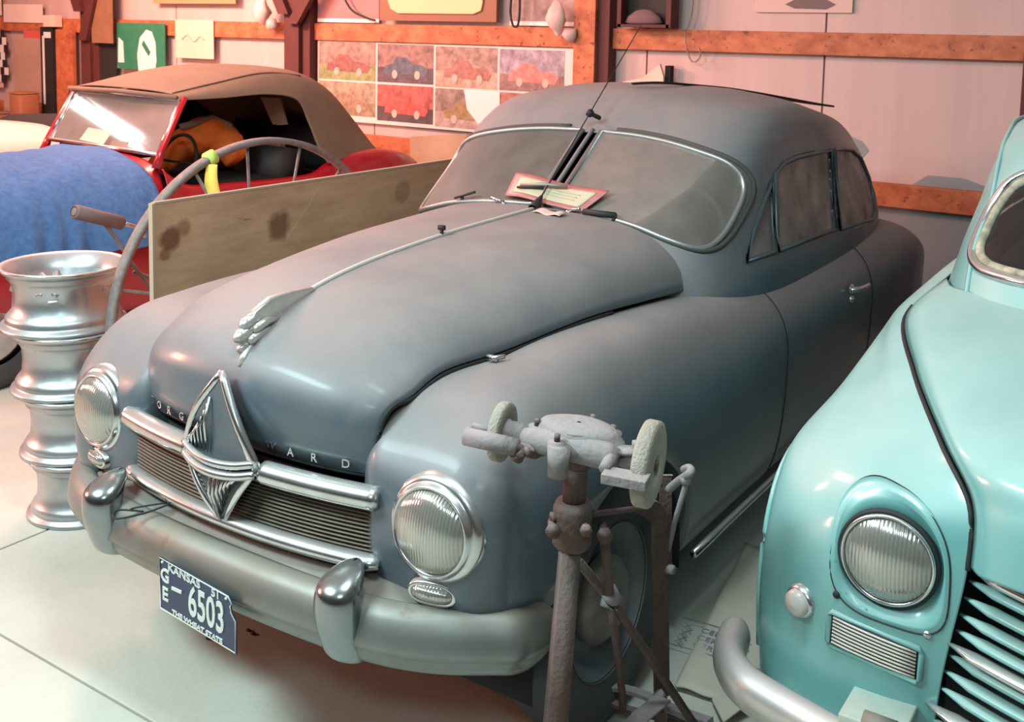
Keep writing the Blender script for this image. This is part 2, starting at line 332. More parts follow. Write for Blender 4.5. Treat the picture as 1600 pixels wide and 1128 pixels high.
class Shell:
    def __init__(s, R, ym, cx=0): s.R = np.array(R); s.ym = ym; s.cx = cx
    def ring(s, z): return cr(s.R[:, 0], s.R[:, 1:], z)
    def pt(s, z, th):
        yf, W, yr, nf, nr = s.ring(z); c, q = math.cos(th), math.sin(th); n = nf if q < 0 else nr; b = (s.ym-yf) if q < 0 else (yr-s.ym)
        return (s.cx+math.copysign(W*abs(c)**(2/n), c), s.ym+math.copysign(b*abs(q)**(2/n), q), z)
    def front(s, x, z, off=0):
        yf, W, yr, nf, nr = s.ring(z); q = min(abs(x-s.cx)/W, .9999); return (x, s.ym-(s.ym-yf)*(1-q**nf)**(1/nf)-off, z)
    def side(s, y, z, sg, off=0):
        yf, W, yr, nf, nr = s.ring(z); n = nf if y < s.ym else nr; b = (s.ym-yf) if y < s.ym else (yr-s.ym)
        return (s.cx+sg*(W*(1-min(abs(y-s.ym)/b, .9999)**n)**(1/n)+off), y, z)
    def mesh(s, zs, nth, holes):
        V = [s.pt(z, 2*PI*k/nth) for z in zs for k in range(nth)]; F = []
        for f in gridf(len(zs), nth, False, True):
            c = np.mean([V[i] for i in f], 0)
            if not holes(c): F.append(f)
        F.append(tuple((len(zs)-1)*nth+k for k in range(nth)))
        return V, F
sh = Shell(RINGS, YM)
WS = [(.04, 1.432), (.20, 1.428), (.365, 1.41), (.52, 1.375), (.59, 1.335), (.622, 1.275), (.628, 1.20), (.618, 1.13), (.585, 1.105), (.50, 1.128), (.387, 1.160), (.26, 1.178), (.12, 1.187), (.04, 1.19)]
ws1 = smoothline([WS[0]]+WS[1:], 60)
QW = [(1.76, 1.045), (1.84, 1.125), (1.965, 1.232), (2.035, 1.285), (1.975, 1.052), (1.965, 1.046)]
SW = [(2.0, 1.046), (2.01, 1.10), (2.075, 1.305), (2.17, 1.337), (2.3, 1.347), (2.5, 1.345), (2.73, 1.337), (2.635, 1.03)]
RW = [(2.70, 1.022), (2.79, 1.335), (2.95, 1.327), (3.15, 1.305), (3.34, 1.25), (3.43, 1.15), (3.44, 1.07), (3.38, 1.0), (3.28, .98)]
def hole_main(c):
    x, y, z = c
    if y < 2.05 and abs(x) < .64 and 1.05 < z < 1.45:
        if inpoly((abs(x), z), ws1) and abs(sh.front(abs(x), z)[1]-y) < .03: return True
    if .9 < z < 1.4 and abs(x) > .5 and y > 1.7:
        for Q in (QW, SW, RW):
            if inpoly((y, z), Q): return True
    return False
zs = np.concatenate([np.linspace(.3, .95, 6), np.arange(.965, 1.46, .011), np.linspace(1.465, 1.595, 22)])
V, F = sh.mesh(zs, 420, hole_main)
add('body_shell', V, F, paint, car, solid=.006)
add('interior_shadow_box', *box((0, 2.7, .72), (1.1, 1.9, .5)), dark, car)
# seats and steering wheel seen dimly through the dust
for y in (2.25, 3.05):
    add('seat_back', *tube([(-.52, y, 1.02), (.52, y, 1.02)], .085, 10, upv=(0, 0, 1)), mat('brown seat', (.05, .035, .03), .9), car)
T = [(.33+.19*math.cos(a), 1.93+.05*math.sin(a), 1.09+.155*math.sin(a)) for a in np.linspace(0, 2*PI, 40, endpoint=False)]
add('steering_wheel', *tube(T, .011, 6, True), mat('ivory wheel rim', (.5, .45, .38), .5), car, label='ivory steering wheel rim')
for sg in (1, -1):
    poly = [(sg*x, z) for x, z in ws1]
    wsn = add('windscreen_pane', *surfpatch(poly, lambda a, b: sh.front(a, b, .002), .06), dglass, car)
    ring = [sh.front(a, b, .006) for a, b in poly]
    add('windscreen_trim', *tube(ring, .0095, 8, True), trimm, wsn)
    ring = [sh.front(a*1.022, 1.27+(b-1.27)*1.06, .0) for a, b in poly if abs(a) > .07]
    add('windscreen_rubber', *tube(ring, .011, 6), mat('grey rubber', (.06, .055, .05), .8), wsn)
    for Q, nm in ((QW, 'quarter_window'), (SW, 'door_window'), (RW, 'rear_side_window')):
        g = add(nm, *surfpatch([(a, b) for a, b in Q], lambda a, b: sh.side(a, b, sg, -.004), .08), sideglass, car)
        add('window_frame', *tube([sh.side(a, b, sg, .002) for a, b in Q], .009, 6, True), mat('dark grey frame', (.09, .11, .12), .4, .3), g)
add('windscreen_centre_bar', *tube([sh.front(0, z, .002) for z in np.linspace(1.19, 1.436, 8)], .009, 8, flat=1.0), paint, car)
# ---- pontoon side with front fender, door skin and rear quarter
CR = np.array([[.14, .88], [.30, .965], [.5, .985], [.75, .997], [1.1, .988], [1.5, .966], [2.0, .95], [3.0, .95], [3.6, .93], [4.12, .86]])
AC, AR = (.72, .30), .41
def pont_section(y, nth=84):
    t = min((y-.145)/.45, 1); f = (1-(1-max(t, 0))**3.5)**(1/3.5) if t < 1 else 1.
    fi = (1-(1-max(t, 0))**9)**(1/9) if t < 1 else 1.
    tr = max((y-3.55)/.57, 0); fr = (1-min(tr, 1)**2.6)**(1/2.6)
    z0_ = (cr(CR[:, 0], CR[:, 1], y)-.70)*fr; f5 = (1-(1-max(t, 0))**5)**(1/5) if t < 1 else 1.
    xc = .60-.02*min(y/1.5, 1); fo = (1-(1-max(t, 0))**3.4)**(1/3.4) if t < 1 else 1.
    xo = xc+(.802-xc)*fo*(.35+.65*fr); xi = xc-(.235)*fi
    if y > 1.3: xi = xc-.235-.12*min((y-1.3)/.3, 1)
    zlow = .70-(.50 if y > .3 else .25+.25*max(0, (y-.2)/.1))*f**.6*(.35+.65*fr)
    P = []
    zb = .285 if y > .3 else .47
    if y < .30: zb = .50-.03*min(1, f)
    d = AR**2-(y-AC[0])**2
    if d > 0 and y < 1.17: zb = max(zb, AC[1]+math.sqrt(d)*(.98 if y < .72 else 1.0))
    if y <= .36: zb = max(zb if y > .3 else 0, .49)
    for k in range(nth):
        a = PI*1.49-(PI*1.99)*k/(nth-1)   # from inner over the top to outer to bottom
        c, s = math.cos(a), math.sin(a)
        zc = .70+z0_*(f+(f5-f)*min(1, max(0, -c*1.6)))
        if s >= 0:
            n = 2.3; rx = (xo-xc) if c > 0 else (xc-xi); rz = zc-.70
            if c < 0: n = 2.3+3.0*max(0, 1-max(0, y-.28)/.28)
        else: n = 4.5; rx = (xo-xc) if c > 0 else (xc-xi); rz = .70-zlow
        x = xc+math.copysign(rx*abs(c)**(2/n), c); z = .70+math.copysign(rz*abs(s)**(2/n), s)
        if s < 0 and c > 0: x -= .03*((.70-z)/.4)**2
        z = max(z, zb)
        P.append((x, y, z))
    return P
ysn = np.concatenate([.145+.425*(np.linspace(0, 1, 26)**2), np.linspace(.585, 1.25, 46), np.linspace(1.3, 3.5, 24), 3.55+.57*np.sin(np.linspace(0, PI/2, 16))])
sec = np.array([pont_section(y) for y in ysn])
def pont_z(x, y):
    P = np.array(pont_section(y, 120)); P = P[P[:, 2] >= .735]; P = P[np.argsort(P[:, 0])]
    return float(np.interp(x, P[:, 0], P[:, 2]))
for sg in (1, -1):
    add('fender_and_side', sec*[sg, 1, 1], gridf(len(ysn), 84), paint, car, solid=.006)
    # wheel well lining
    A = [(AC[0]+(AR-.012)*math.cos(t), AC[1]+(AR-.012)*math.sin(t)) for t in np.linspace(PI+.1, -.1, 24)]
    V = [(sg*x, y, z) for y, z in A for x in (.40, .76)]; add('wheel_well', V, gridf(24, 2), dark, car, solid=.004)
    add('wheel_well_wall', *box((sg*.40, .74, .50), (.02, .78, .40)), dark, car)
    # sill moulding
    add('sill_moulding', *tube([(sg*.785, y, .29-.0*y) for y in np.linspace(1.16, 3.3, 12)], .014, 8, flat=.8), chrome, car)
    # door gap lines
    for yy in (1.86,):
        L = [(sg*(p[0]+.0008), p[1], p[2]+.0008) for p in pont_section(yy, 84) if p[0] > .66]
        add('door_gap', *tube(L, .0025, 4), black, car)
    L = [(sg*(p[0]+.0008), 2.9, p[2]+.0008) for p in pont_section(2.9, 84) if p[0] > .69]
    add('door_gap', *tube(L, .0025, 4), black, car)
# ---- hood
HR = [((.150, .762), (.402, .190, .770), 2.0), ((.122, .80), (.407, .186, .82), 2.2), ((.106, .87), (.412, .187, .865), 2.2), ((.114, .942), (.418, .20, .905), 2.15),
      ((.153, 1.002), (.428, .228, .93), 2.1), ((.232, 1.053), (.442, .275, .946), 2.1), ((.374, 1.103), (.46, .38, .962), 2.3), ((.60, 1.142), (.49, .60, .975), 2.5),
      ((.955, 1.168), (.532, .95, .982), 2.7), ((1.25, 1.178), (.563, 1.27, .975), 2.9), ((1.548, 1.185), (.60, 1.72, .955), 3.1)]
def hood_row(c, e, n, m=41):
    P = []
    for t in np.linspace(-1, 1, m):
        t2 = math.copysign(abs(t)**.72, t); q = abs(t2)
        w_ = (1-(1-(.975*q)**n)**(1/n))/(1-(1-.975**n)**(1/n))
        P.append((e[0]*t2, c[0]+(e[1]-c[0])*w_, c[1]+(e[2]-c[1])*w_))
    return P
for i, (c, e, n) in enumerate(HR):
    if e[1] > .3: HR[i] = (c, (e[0], e[1], pont_z(e[0], e[1])+.014), n)
HG = csurf([hood_row(*h) for h in HR], 90, 61)
hood = add('hood', HG, gridf(90, 61), paint, car, solid=.008)
# black strip standing in for the shadow in the gap below hood edge
for sg in (1, -1):
    L = smoothline([(sg*(e[0]-.004), e[1]+.004, (pont_z(e[0], e[1])+.003 if e[1] > .26 else e[2])) for c, e, n in HR], 50)[:42]
    add('hood_gap_strip', *tube(L, .0075, 6), black, car)
add('hood_gap_strip', *tube(np.array([(p[0], p[1]+.006, p[2]-.004) for p in hood_row(*HR[0])]), .006, 6), black, car)
strip = smoothline([(0, c[0], c[1]+.002) for c, e, n in HR[4:]], 40)
add('hood_centre_strip', *tube(strip, .007, 6), strip_metal, hood, label='thin chrome strip down the hood')
bv = BVHTree.FromPolygons([tuple(p) for p in HG.reshape(-1, 3)], gridf(90, 61))
def hoodpt(x, z, off=.002):
    h = bv.ray_cast(Vector((x, -1, z)), Vector((0, 1, 0)))[0]
    return (x, h.y-off, z)
def hoodtop(x, y, off=0):
    h = bv.ray_cast(Vector((x, y, 2)), Vector((0, 0, -1)))[0]; return np.array((x, y, h.z+off))
for ch, x in zip('BORGWARD', (-.365, -.318, -.265, -.205, .128, .190, .258, .342)):
    text(ch, .029, .0015, chrome, 'letter', hood, lambda a, b, c, x=x: (x+a, hoodpt(x, .795)[1]-.0045-c+(.0 if abs(x) < .1 else (hoodpt(x+a*.999, .795)[1]-hoodpt(x, .795)[1])), .792+b))
# ornament: three rounded chrome fingers in front of a low glassy fin
hb = lambda y: hoodtop(0, y)
fin = [(.150, .0), (.135, .03), (.15, .058), (.185, .072), (.24, .062), (.31, .04), (.39, .012), (.39, 0)]
cz = lambda y: float(np.interp(y, [c[0] for c, e, n in HR[3:]], [c[1] for c, e, n in HR[3:]]))
P = [(y, cz(max(y, .145))+h) for y, h in fin]
orn = add('hood_ornament', *prism(P, -.012, .012, 'yz'), mascot, hood, bevel=.006, label='winged chrome mascot')
for y, h, r, x in ((.150, .010, .017, 0), (.140, .040, .018, 0), (.158, .068, .017, 0), (.165, .030, .013, .016), (.180, .055, .013, .016)):
    add('mascot_lobe', *tube([(x, y+.0, cz(.15)+h), (x, y+.035, cz(.15)+h+.012), (x, y+.09, cz(.2)+h*.5)], [r, r*.9, r*.3], 10), mascot, orn)
    add('mascot_lobe', *lathe([(0.0005, -r), (r*.7, -r*.7), (r, 0), (r*.7, r*.7), (.0005, r)], (x, y, cz(.15)+h), (0, 1, 0), 12), mascot, orn)
add('mascot_foot', *tube([(0.012, .135, cz(.145)-.025), (.014, .145, cz(.145)+.0), (.012, .19, cz(.19)+.012), (.008, .30, cz(.3)+.004)], [.012, .012, .008, .004], 8), mascot, orn)
# windscreen washer jets, wipers, clips
add('washer_jet', *join([tube([hoodtop(0, .955, 0), hoodtop(0, .955, .02)], .006, 8), box(hoodtop(0, .955, .026), (.022, .012, .014))]), black, hood)
for sg, x0 in ((1, .12), (-1, -.15)):
    b0 = np.array(sh.front(x0, 1.188, .03)); 
    add('wiper_spindle', *join([tube([b0+[0, 0, -.04], b0], .009, 8), tube([b0, b0+[.05*sg, -.01, .012]], .006, 6)]), chrome, car)
wj = np.array(sh.front(.27, 1.19, .02))
add('wiper_spindle', *join([tube([wj+[-.09, -.015, .0], wj+[.03, -.01, .0]], .011, 8), tube([wj+[.02, -.01, -.03], wj+[.03, -.01, .005]], .008, 8)]), black, car)
add('hood_clip', *join([box((.512, .50, pont_z(.51, .50)+.012), (.03, .012, .012)), tube([(.515, .49, pont_z(.52, .5)+.012), (.535, .52, pont_z(.53, .52)+.012)], .006, 6)]), chrome, car)
# ---- headlamps
for sg in (1, -1):
    c = np.array([.602 if sg > 0 else -.582, .158, .708 if sg > 0 else .722]); ax = np.array([sg*.05, -1, .06]); ax /= np.linalg.norm(ax)
    hl = add('headlamp_bezel', *lathe([(.130, .06), (.126, .012), (.120, -.004), (.110, -.012), (.107, -.012), (.104, -.018), (.099, -.026), (.095, -.028), (.092, -.022)], c, -ax, 64), chrome, car)
    add('headlamp_lens', *lathe([(.0935, -.022), (.083, -.034), (.064, -.045), (.032, -.052), (.0005, -.054)], c, -ax, 56), lens, hl)
    # parking lamp
    c = np.array([.606 if sg > 0 else -.585, .150, .566 if sg > 0 else .585]); a = np.array([sg*.25, -1, .02]); a /= np.linalg.norm(a)
    n_ = a; u_ = np.cross([0, 0, 1], -n_); u_ /= np.linalg.norm(u_); v_ = np.cross(-n_, u_)
    def oval(w_, h_, d, k=36): return [c+w_*math.copysign(abs(math.cos(t))**.75, math.cos(t))*u_+h_*math.copysign(abs(math.sin(t))**.85, math.sin(t))*v_+d*n_ for t in np.linspace(0, 2*PI, k, endpoint=False)]
    R_ = [oval(.060, .028, -.05), oval(.060, .028, .008), oval(.055, .025, .014), oval(.050, .019, .012)]
    pl = add('parking_lamp', np.array(R_).reshape(-1, 3), gridf(4, 36, False, True), chrome, car)
    R_ = [oval(.050, .019, .011), oval(.042, .015, .020), oval(.02, .008, .026), oval(.001, .001, .027)]
    add('parking_lens', np.array(R_).reshape(-1, 3), gridf(4, 36, False, True), lens, pl)
# ---- grille
def gy(x): return .102+.050*(x/.435)**2
def barpath(z, y0=0, xe=.435, n=30, sx=None): return [(x, gy(x)+y0, z) for x in (np.linspace(-xe, xe, n) if sx is None else np.linspace(sx[0], sx[1], n))]
add('grille_back', *tube(barpath(.655, .075), .075, 4, flat=.2), black, car)
for z in np.linspace(.606, .704, 11):
    add('grille_bar', *tube(barpath(z, .004, .446), .0027, 6, flat=2.4), darkch, car)
for s0, s1 in ((-.452, -.115), (.12, .452)):
    P = barpath(.737, -.008, sx=(s0, s1)); add('upper_grille_moulding', *tube(P, [.02]+[.029]*28+[.02], 12, flat=1.0), chrome, car)
P = barpath(.583, -.006, .452, 40); add('lower_grille_moulding', *tube(P, [.012]+[.0195]*38+[.012], 12, flat=1.3), chrome, car)
# ---- diamond badge
D = {'t': (0, .085, .962), 'l': (-.128, .078, .752), 'r': (.128, .078, .752), 'b': (0, .088, .577)}
def bow(a, b, k, n=10): 
    a = np.array(a, float); b = np.array(b, float); P = []
    for t in np.linspace(0, 1, n): P.append(a+(b-a)*t+np.array([k*math.sin(PI*t), -.018*math.sin(PI*t), 0]))
    return P
badge = add('diamond_badge', *tube(bow(D['l'], D['t'], -.012), .0095, 8, flat=.7), chrome, car, label='chrome diamond badge on the grille')
add('badge_edge', *tube(bow(D['t'], D['r'], .012), .0125, 8, flat=.9), chrome, badge)
add('badge_edge', *tube(bow(D['r'], D['b'], .0), .0095, 8, flat=.7), chrome, badge)
add('badge_edge', *tube(bow(D['b'], D['l'], .0), .0095, 8, flat=.7), chrome, badge)
mid = lambda z: smoothline([(-.125, .072, z), (-.07, .055, z-.012), (0, .046, z-.016), (.07, .055, z-.012), (.125, .072, z)], 20)
add('badge_band', *tube(mid(.765), .010, 8), chrome, badge)
add('badge_band', *tube(mid(.738), .0115, 8), chrome, badge)
for i, x in enumerate(np.linspace(-.10, -.035, 6)):
    top = .765+(.962-.765)*(1-abs(x-.0)/.128)*.93
    add('badge_rib', *tube([(x, .066, .765), (x*.93, .056, (.765+top)/2), (x*.80, .07, top)], .0038, 6), chrome, badge)
for i, x in enumerate(np.linspace(-.01, .088, 7)):
    b = .738-(.738-.577)*(1-abs(x)/.128)*.95
    add('badge_rib', *tube([(x, .06, .735), (x*.85-.004, .05, (.735+b)/2), (x*.45-.002, .075, b)], .0042, 6), chrome, badge)
add('badge_backing', *prism([(-.118, .75), (0, .945), (.118, .75), (0, .59)], .074, .080), mat('badge backing', (.09, .105, .12), .45), badge, smooth=False)
# ---- apron
AP = []
for x in np.linspace(-.775, .775, 49):
    q = abs(x); yb = .125+.10*(q/.45)**2*.72 if q < .45 else .20+.02*((q-.45)/.35)
    yfr = .075+.25*max(0, (q-.45)/.35)**1.7; yb = max(yb, yfr+.004); k = max(0, (q-.6)/.2)
    AP.append([(x, yb+.06, .566), (x, yb+.01, .560-.03*k), (x, (yb+yfr)/2, .545-.035*k), (x, yfr+.01, .528-.03*k), (x, yfr, .50-.03*k), (x, yfr+.03, .42)])
AP = csurf(AP, 80, 20); add('front_apron', AP, gridf(80, 20), beige, car, solid=.004)
add('underbody', *box((0, 2.2, .40), (.9, 3.5, .14)), dark, car)
add('front_axle', *join([tube([(-.62, .72, .30), (.62, .72, .30)], .03, 10), tube([(-.3, .60, .30), (-.3, 1.6, .36)], .025, 8), tube([(.3, .60, .30), (.3, 1.6, .36)], .025, 8)]), black, car)
# ---- bumper
BP = [(-.80, .335), (-.785, .25), (-.73, .165), (-.62, .095), (-.48, .05), (-.25, .028), (0, .022), (.25, .028), (.48, .05), (.62, .095), (.73, .165), (.785, .24), (.80, .335)]
sp = smoothline([(a, b+.026*(abs(a) < .76), 0) for a, b in BP], 90)
prof = [(.040, .066), (.018, .074), (-.004, .068), (-.020, .050), (-.032, .022), (-.038, -.004), (-.039, -.018), (-.034, -.0225), (-.029, -.025), (-.028, -.029), (-.024, -.045), (-.014, -.062), (.0, -.071), (.03, -.072)]
prof = [(a, b) for a, b in prof]
BV = []
for i, p in enumerate(sp):
    t = sp[min(i+1, 89)]-sp[max(i-1, 0)]; t /= np.linalg.norm(t); nrm = np.array([-t[1], t[0], 0])  # points back (+y at centre)
    e = min(i, 89-i)/12; k = (1-(1-min(e, 1))**2)**.5 if e < 1 else 1; k = .42+.58*k; u = 1 if t[0] > 0 else -1
    for a, b in prof: BV.append(p+nrm*a*min(1, .6+.4*k)+np.array([0, 0, .466+b*k+(0.02*(1-k))]))
bump = add('front_bumper', BV, gridf(90, len(prof)), bchrome, car, solid=.004)
for sg in (1, -1):
    gx = sg*.422; rows = []
    for (z, y, hw, dp) in ((.385, .004, .034, .02), (.40, -.012, .040, .05), (.45, -.026, .045, .06), (.50, -.035, .047, .068), (.55, -.034, .046, .07), (.575, -.024, .041, .065), (.593, -.004, .031, .05), (.604, .012, .015, .03), (.607, .018, .002, .01)):
        rows.append([(gx+hw*1.22*math.cos(t), y+.082+(-.0+(-.055 if math.sin(t) < 0 else .04)*abs(math.sin(t))**.9*(dp/.07)), z) for t in np.linspace(0, 2*PI, 28, endpoint=False)])
    rows = np.array(rows); rows = np.stack([crk(np.linspace(0, 8, 30), rows[:, k]) for k in range(28)], 1)
    v_, f_ = rows.reshape(-1, 3), gridf(30, 28, False, True)+[tuple(range(28))]
    add('bumper_guard', v_, f_, mat('polished guard chrome', (.27, .30, .315), .16, 1, (.24, .24, .24), 10, .3, dust=(.4, .33, .28), dustamt=.3), bump)
# licence plate with the notched corner
pz = lambda a, b, c=0: (.044+a, -.036-c+.02*0, .440+b)
out = [(-.137, -.068), (.137, -.068), (.137, .012), (.122, .030), (.119, .044), (.125, .052), (.113, .066), (-.137, .066)]
tilt = lambda a, b, c=0: (.010+a, -.004-c, .414+b-.085*a)
def pl_(a, b, c=0): return tilt(a, b, c)
V, F = prism(out, 0, .003); V = [pl_(v[0], v[2], v[1]) for v in V]
plate = add('licence_plate', V, F, navy, car, smooth=False, label='navy county licence plate')
add('plate_border', *tube([pl_(a*.985, b*.97, .004) for a, b in out], .0018, 5, True), platew, plate)
def ptext(s, size, cx, cz, sx=1, bold=.0):
    text(s, size, .0012, platew, 'plate_lettering', plate, lambda a, b, c: pl_(cx+a*sx, cz+b, .0042+c), bold=bold)
ptext('KANSAS', .028, -.045, .052, 1.15, .0004); ptext('51', .028, .068, .052, 1.1, .0004)
ptext('G', .048, -.116, .024, .95, .001); ptext('E', .048, -.116, -.024, .95, .001)
add('plate_lettering', *box(pl_(-.072, .006, .005), (.036, .003, .008)), platew, plate, smooth=False)
ptext('6503', .108, .034, -.004, .60, .0016)
ptext('THE WHEAT STATE', .0165, .0, -.058, 1.25, .0004)
for x in (-.125, .105): add('plate_bolt', *lathe([(.004, 0), (.003, -.004), (.0005, -.005)], pl_(x, .057, .003), (0, 1, 0), 8), platew, plate)
add('wire_tie', *join([tube(smoothline([(-.27, .055, .545), (-.33, .02, .545), (-.30, -.005, .54), (-.24, .05, .555), (-.20, .11, .575)], 20), .0028, 5), tube(smoothline([(-.27, .055, .545), (-.30, .04, .55), (-.22, .09, .57)], 12), .0025, 5)]), black, car)
# ---- wheels
def wheel(x, y, sg):
    wh = add('tyre', *lathe([(.20, -.055), (.235, -.075), (.27, -.082), (.30, -.078), (.322, -.06), (.33, -.03), (.333, 0), (.33, .03), (.322, .06), (.30, .078), (.27, .082), (.235, .075), (.20, .055)], (x, y, .333), (1, 0, 0), 56), tyre, car)
    add('wheel_rim', *lathe([(.205, .06), (.20, .045), (.18, .035), (.165, .01), (.13, .005), (.05, .03), (.0005, .03)] if sg > 0 else [(.205, -.06), (.20, -.045), (.18, -.035), (.165, -.01), (.13, -.005), (.05, -.03), (.0005, -.03)], (x, y, .333), (1, 0, 0), 48), mat('grey wheel paint', (.10, .13, .15), .5, 0, (.2, .18, .16), 8, .6), wh)
    add('hubcap', *lathe([(.118, sg*.02), (.115, sg*.045), (.09, sg*.066), (.05, sg*.078), (.0005, sg*.083)], (x, y, .333), (1, 0, 0), 40), mat('worn hubcap', (.22, .21, .19), .5, .4, (.13, .11, .09), 16, .8), wh)
for sg in (1, -1):
    wheel(sg*.69, .72, sg); wheel(sg*.66, 3.25, sg)
# door handle
add('door_handle', *join([tube(smoothline([(.80, 2.58, .806), (.83, 2.60, .81), (.835, 2.68, .806), (.83, 2.73, .80)], 12), [.012]*3+[.010]*9, 8), lathe([(.02, 0), (.018, .008), (.0005, .012)], (.797, 2.60, .806), (1, 0, 0), 14), lathe([(.014, 0), (.012, .012), (.0005, .016)], (.797, 2.60, .765), (1, 0, 0), 12)]), chrome, car)
# antenna with roof-mounted mid clamp
A0 = np.array([.004, 1.492, 1.197]); A1 = np.array([.0, 1.86, 1.50])
dirv = (A1-A0)/np.linalg.norm(A1-A0)
ant = add('radio_antenna', *tube([A0, A0+dirv*1.0], [.0032, .002], 6), black, car)
add('antenna_base', *join([lathe([(.022, -.02), (.016, .01), (.009, .03), (.005, .045)], A0, dirv, 14), tube([A0+[.01, -.02, -.012], A0+[.10, -.015, -.016]], .008, 6)]), black, ant)
add('antenna_clamp', *join([lathe([(.003, -.012), (.013, -.01), (.013, .01), (.003, .014)], A1, dirv, 12), tube([A1, A1+[.018, .045, -.02]], .009, 8)]), black, ant)
# ---- folded sun roof edge lying proud on the roof
NE = smoothline([(.02, 2.15, 1.601), (.10, 2.24, 1.601), (.15, 2.46, 1.583), (.18, 2.72, 1.562), (.20, 2.947, 1.540), (.22, 3.32, 1.502), (.27, 3.72, 1.458), (.30, 3.886, 1.443)], 30)
V = []
for i_, p in enumerate(NE):
    p = p+[0, 0, .010*math.sin(PI*i_/29)]; w_ = .10*math.sin(min(1, (29-i_)/12)*PI/2)*math.sin(min(1, max(0, i_-9)/8)*PI/2)+.003; V += [p, p+[-w_*.5, .01, .0], p+[-w_, .02, -.004]]
add('sunroof_panel', V, gridf(30, 3), black, car, solid=.007, label='black roof flap tipped up at its rear')
add('sunroof_stay', *tube([(.05, 3.0, 1.50), (.05, 3.02, 1.548)], .006, 6), black, car)
# ---- pink vinyl sleeve with a paper card on the windscreen, wiper blade over it
def sl(a, b, off=0):
    # a across 0..1, b up 0..1 on a sheet leaning from hood to glass
    p00 = np.array([-.165, 1.545, 1.205]); p10 = np.array([.165, 1.515, 1.190]); p01 = np.array([-.165, 1.625, 1.275]); p11 = np.array([.235, 1.595, 1.262])
    p = (p00*(1-a)+p10*a)*(1-b)+(p01*(1-a)+p11*a)*b
    return p+np.array([0, -.7, .7])*(off+.012*math.sin(a*PI*1.5+b)+.004*math.sin(9*a))
V = [sl(a, b) for a in np.linspace(0, 1, 24) for b in np.linspace(0, 1, 10)]
t = root('document_sleeve', (0, 1.52, 1.19), 'pink vinyl sleeve holding a yellowed card, lying against the windscreen', 'document')
slv = add('sleeve', V, gridf(24, 10), pinkv, t, solid=.002)
V = [sl(a, b, .003) for a in np.linspace(.09, .92, 24) for b in np.linspace(.16, .84, 10)]
crd = add('paper_card', V, gridf(24, 10), mat('yellowed card', (.46, .38, .26), .6, 0, (.50, .44, .32), 12, .5), t, solid=.001)
for b in (.38, .5, .62):
    V = [sl(a, q, .0045) for a in np.linspace(.45, .8, 10) for q in (b-.012, b+.012)]; add('print_line', V, gridf(10, 2), mat('green grey print', (.33, .38, .26), .7), t, solid=.0006)
V = [np.array([.03+a*.12, 1.475-.05*b-.02*a, 1.192-.006*b+.004*math.sin(a*9)]) for a in np.linspace(0, 1, 8) for b in np.linspace(0, 1, 5)]
add('pink_slip', V, gridf(8, 5), mat('pale pink slip', (.55, .40, .36), .8), t, solid=.0015)
V, F = tube([sl(.18, .38, .018), sl(.40, .62, .018), sl(.62, .80, .018)], [.007, .009, .006], 6, flat=.6)
add('wiper_arm', V, F, mat('old wiper', (.25, .23, .2), .5, .5), car, label='wiper arm across the pink sleeve')
add('wiper_blade', *tube([sl(.15, .30, .014), sl(.42, .52, .016)], .005, 6), black, car)
q = np.array(sh.front(-.34, 1.18, .02)); add('wiper_arm', *join([tube([q+[-.03, -.01, .0], q+[.055, .0, .03]], .005, 6), tube([q+[0, 0, -.03], q+[-.005, 0, .012]], .007, 8)]), black, car)

# ================================================================ plywood, hoop, cultivator handle
a0, a1 = (-.955, .615), (-.935, 2.62)
def bd(x0, x1, y0, y1, z0, z1): return box(((x0+x1)/2, (y0+y1)/2, (z0+z1)/2), (x1-x0, y1-y0, z1-z0))
b = root('plywood_sheet', (-.945, 1.6, 0), 'weathered plywood sheet standing on edge between the blue-grey saloon and the iron wheel', 'board')
add('panel_face', *bd(-.952, -.940, .62, 2.62, 0, 1.205), ply, b, smooth=False)
add('edge_band', *bd(-.956, -.936, .609, .62, 0, 1.210), plyedge, b, smooth=False, label='pale raw front edge')
add('edge_band', *bd(-.956, -.938, .62, 2.62, 1.205, 1.213), plyedge, b, smooth=False, label='pale raw top edge')
add('chalk_line', *prism([(1.22, 1.0), (1.226, 1.0), (1.43, 1.205), (1.424, 1.205)], -.9398, -.9392, 'yz'), mat('pale scratch', (.42, .36, .27), .9), b, smooth=False)
hc = np.array([-1.183, 1.328, .68]); he = np.array([.0962, .9954, 0]); hf = np.array([.0145, -.0014, .9999]); hn = np.array([.9953, -.0962, -.0146])
h = root('iron_spoked_wheel', (-1.19, 1.33, 0), 'large old iron implement wheel with thin spokes, tied with a yellow ribbon', 'wheel')
hp = lambda r, a, n=0: hc+r*(math.cos(a)*he+math.sin(a)*hf)+n*hn
V = []
for k in range(96):
    a = 2*PI*k/96
    for r, n in ((.68, -.017), (.68, .017), (.672, .024), (.656, .020), (.656, -.020), (.672, -.024)): V.append(hp(r, a, n))
rim = add('rim', V, gridf(96, 6, True, True), iron, h)
for k in range(16):
    a = 2*PI*k/16+.12; add('spoke', *tube([hp(.055, a, .05 if k % 2 else -.05), hp(.66, a, .005 if k % 2 else -.005)], .0065, 6), iron, h)
add('hub', *tube([hp(0, 0, -.09), hp(0, 0, -.07), hp(0, 0, .07), hp(0, 0, .09)], [.04, .06, .06, .04], 20), iron, h)
a = 1.955
rb = root('yellow_ribbon', tuple(hp(.67, a)), 'yellow green plastic ribbon knotted on the rim of the iron wheel', 'ribbon')
add('knot', *tube([hp(.668, a-.028), hp(.668, a+.028)], .029, 12, upv=hn), mat('lime tape', (.50, .66, .13), .6), rb)
q = hp(.655, a+.03, .030); W = []
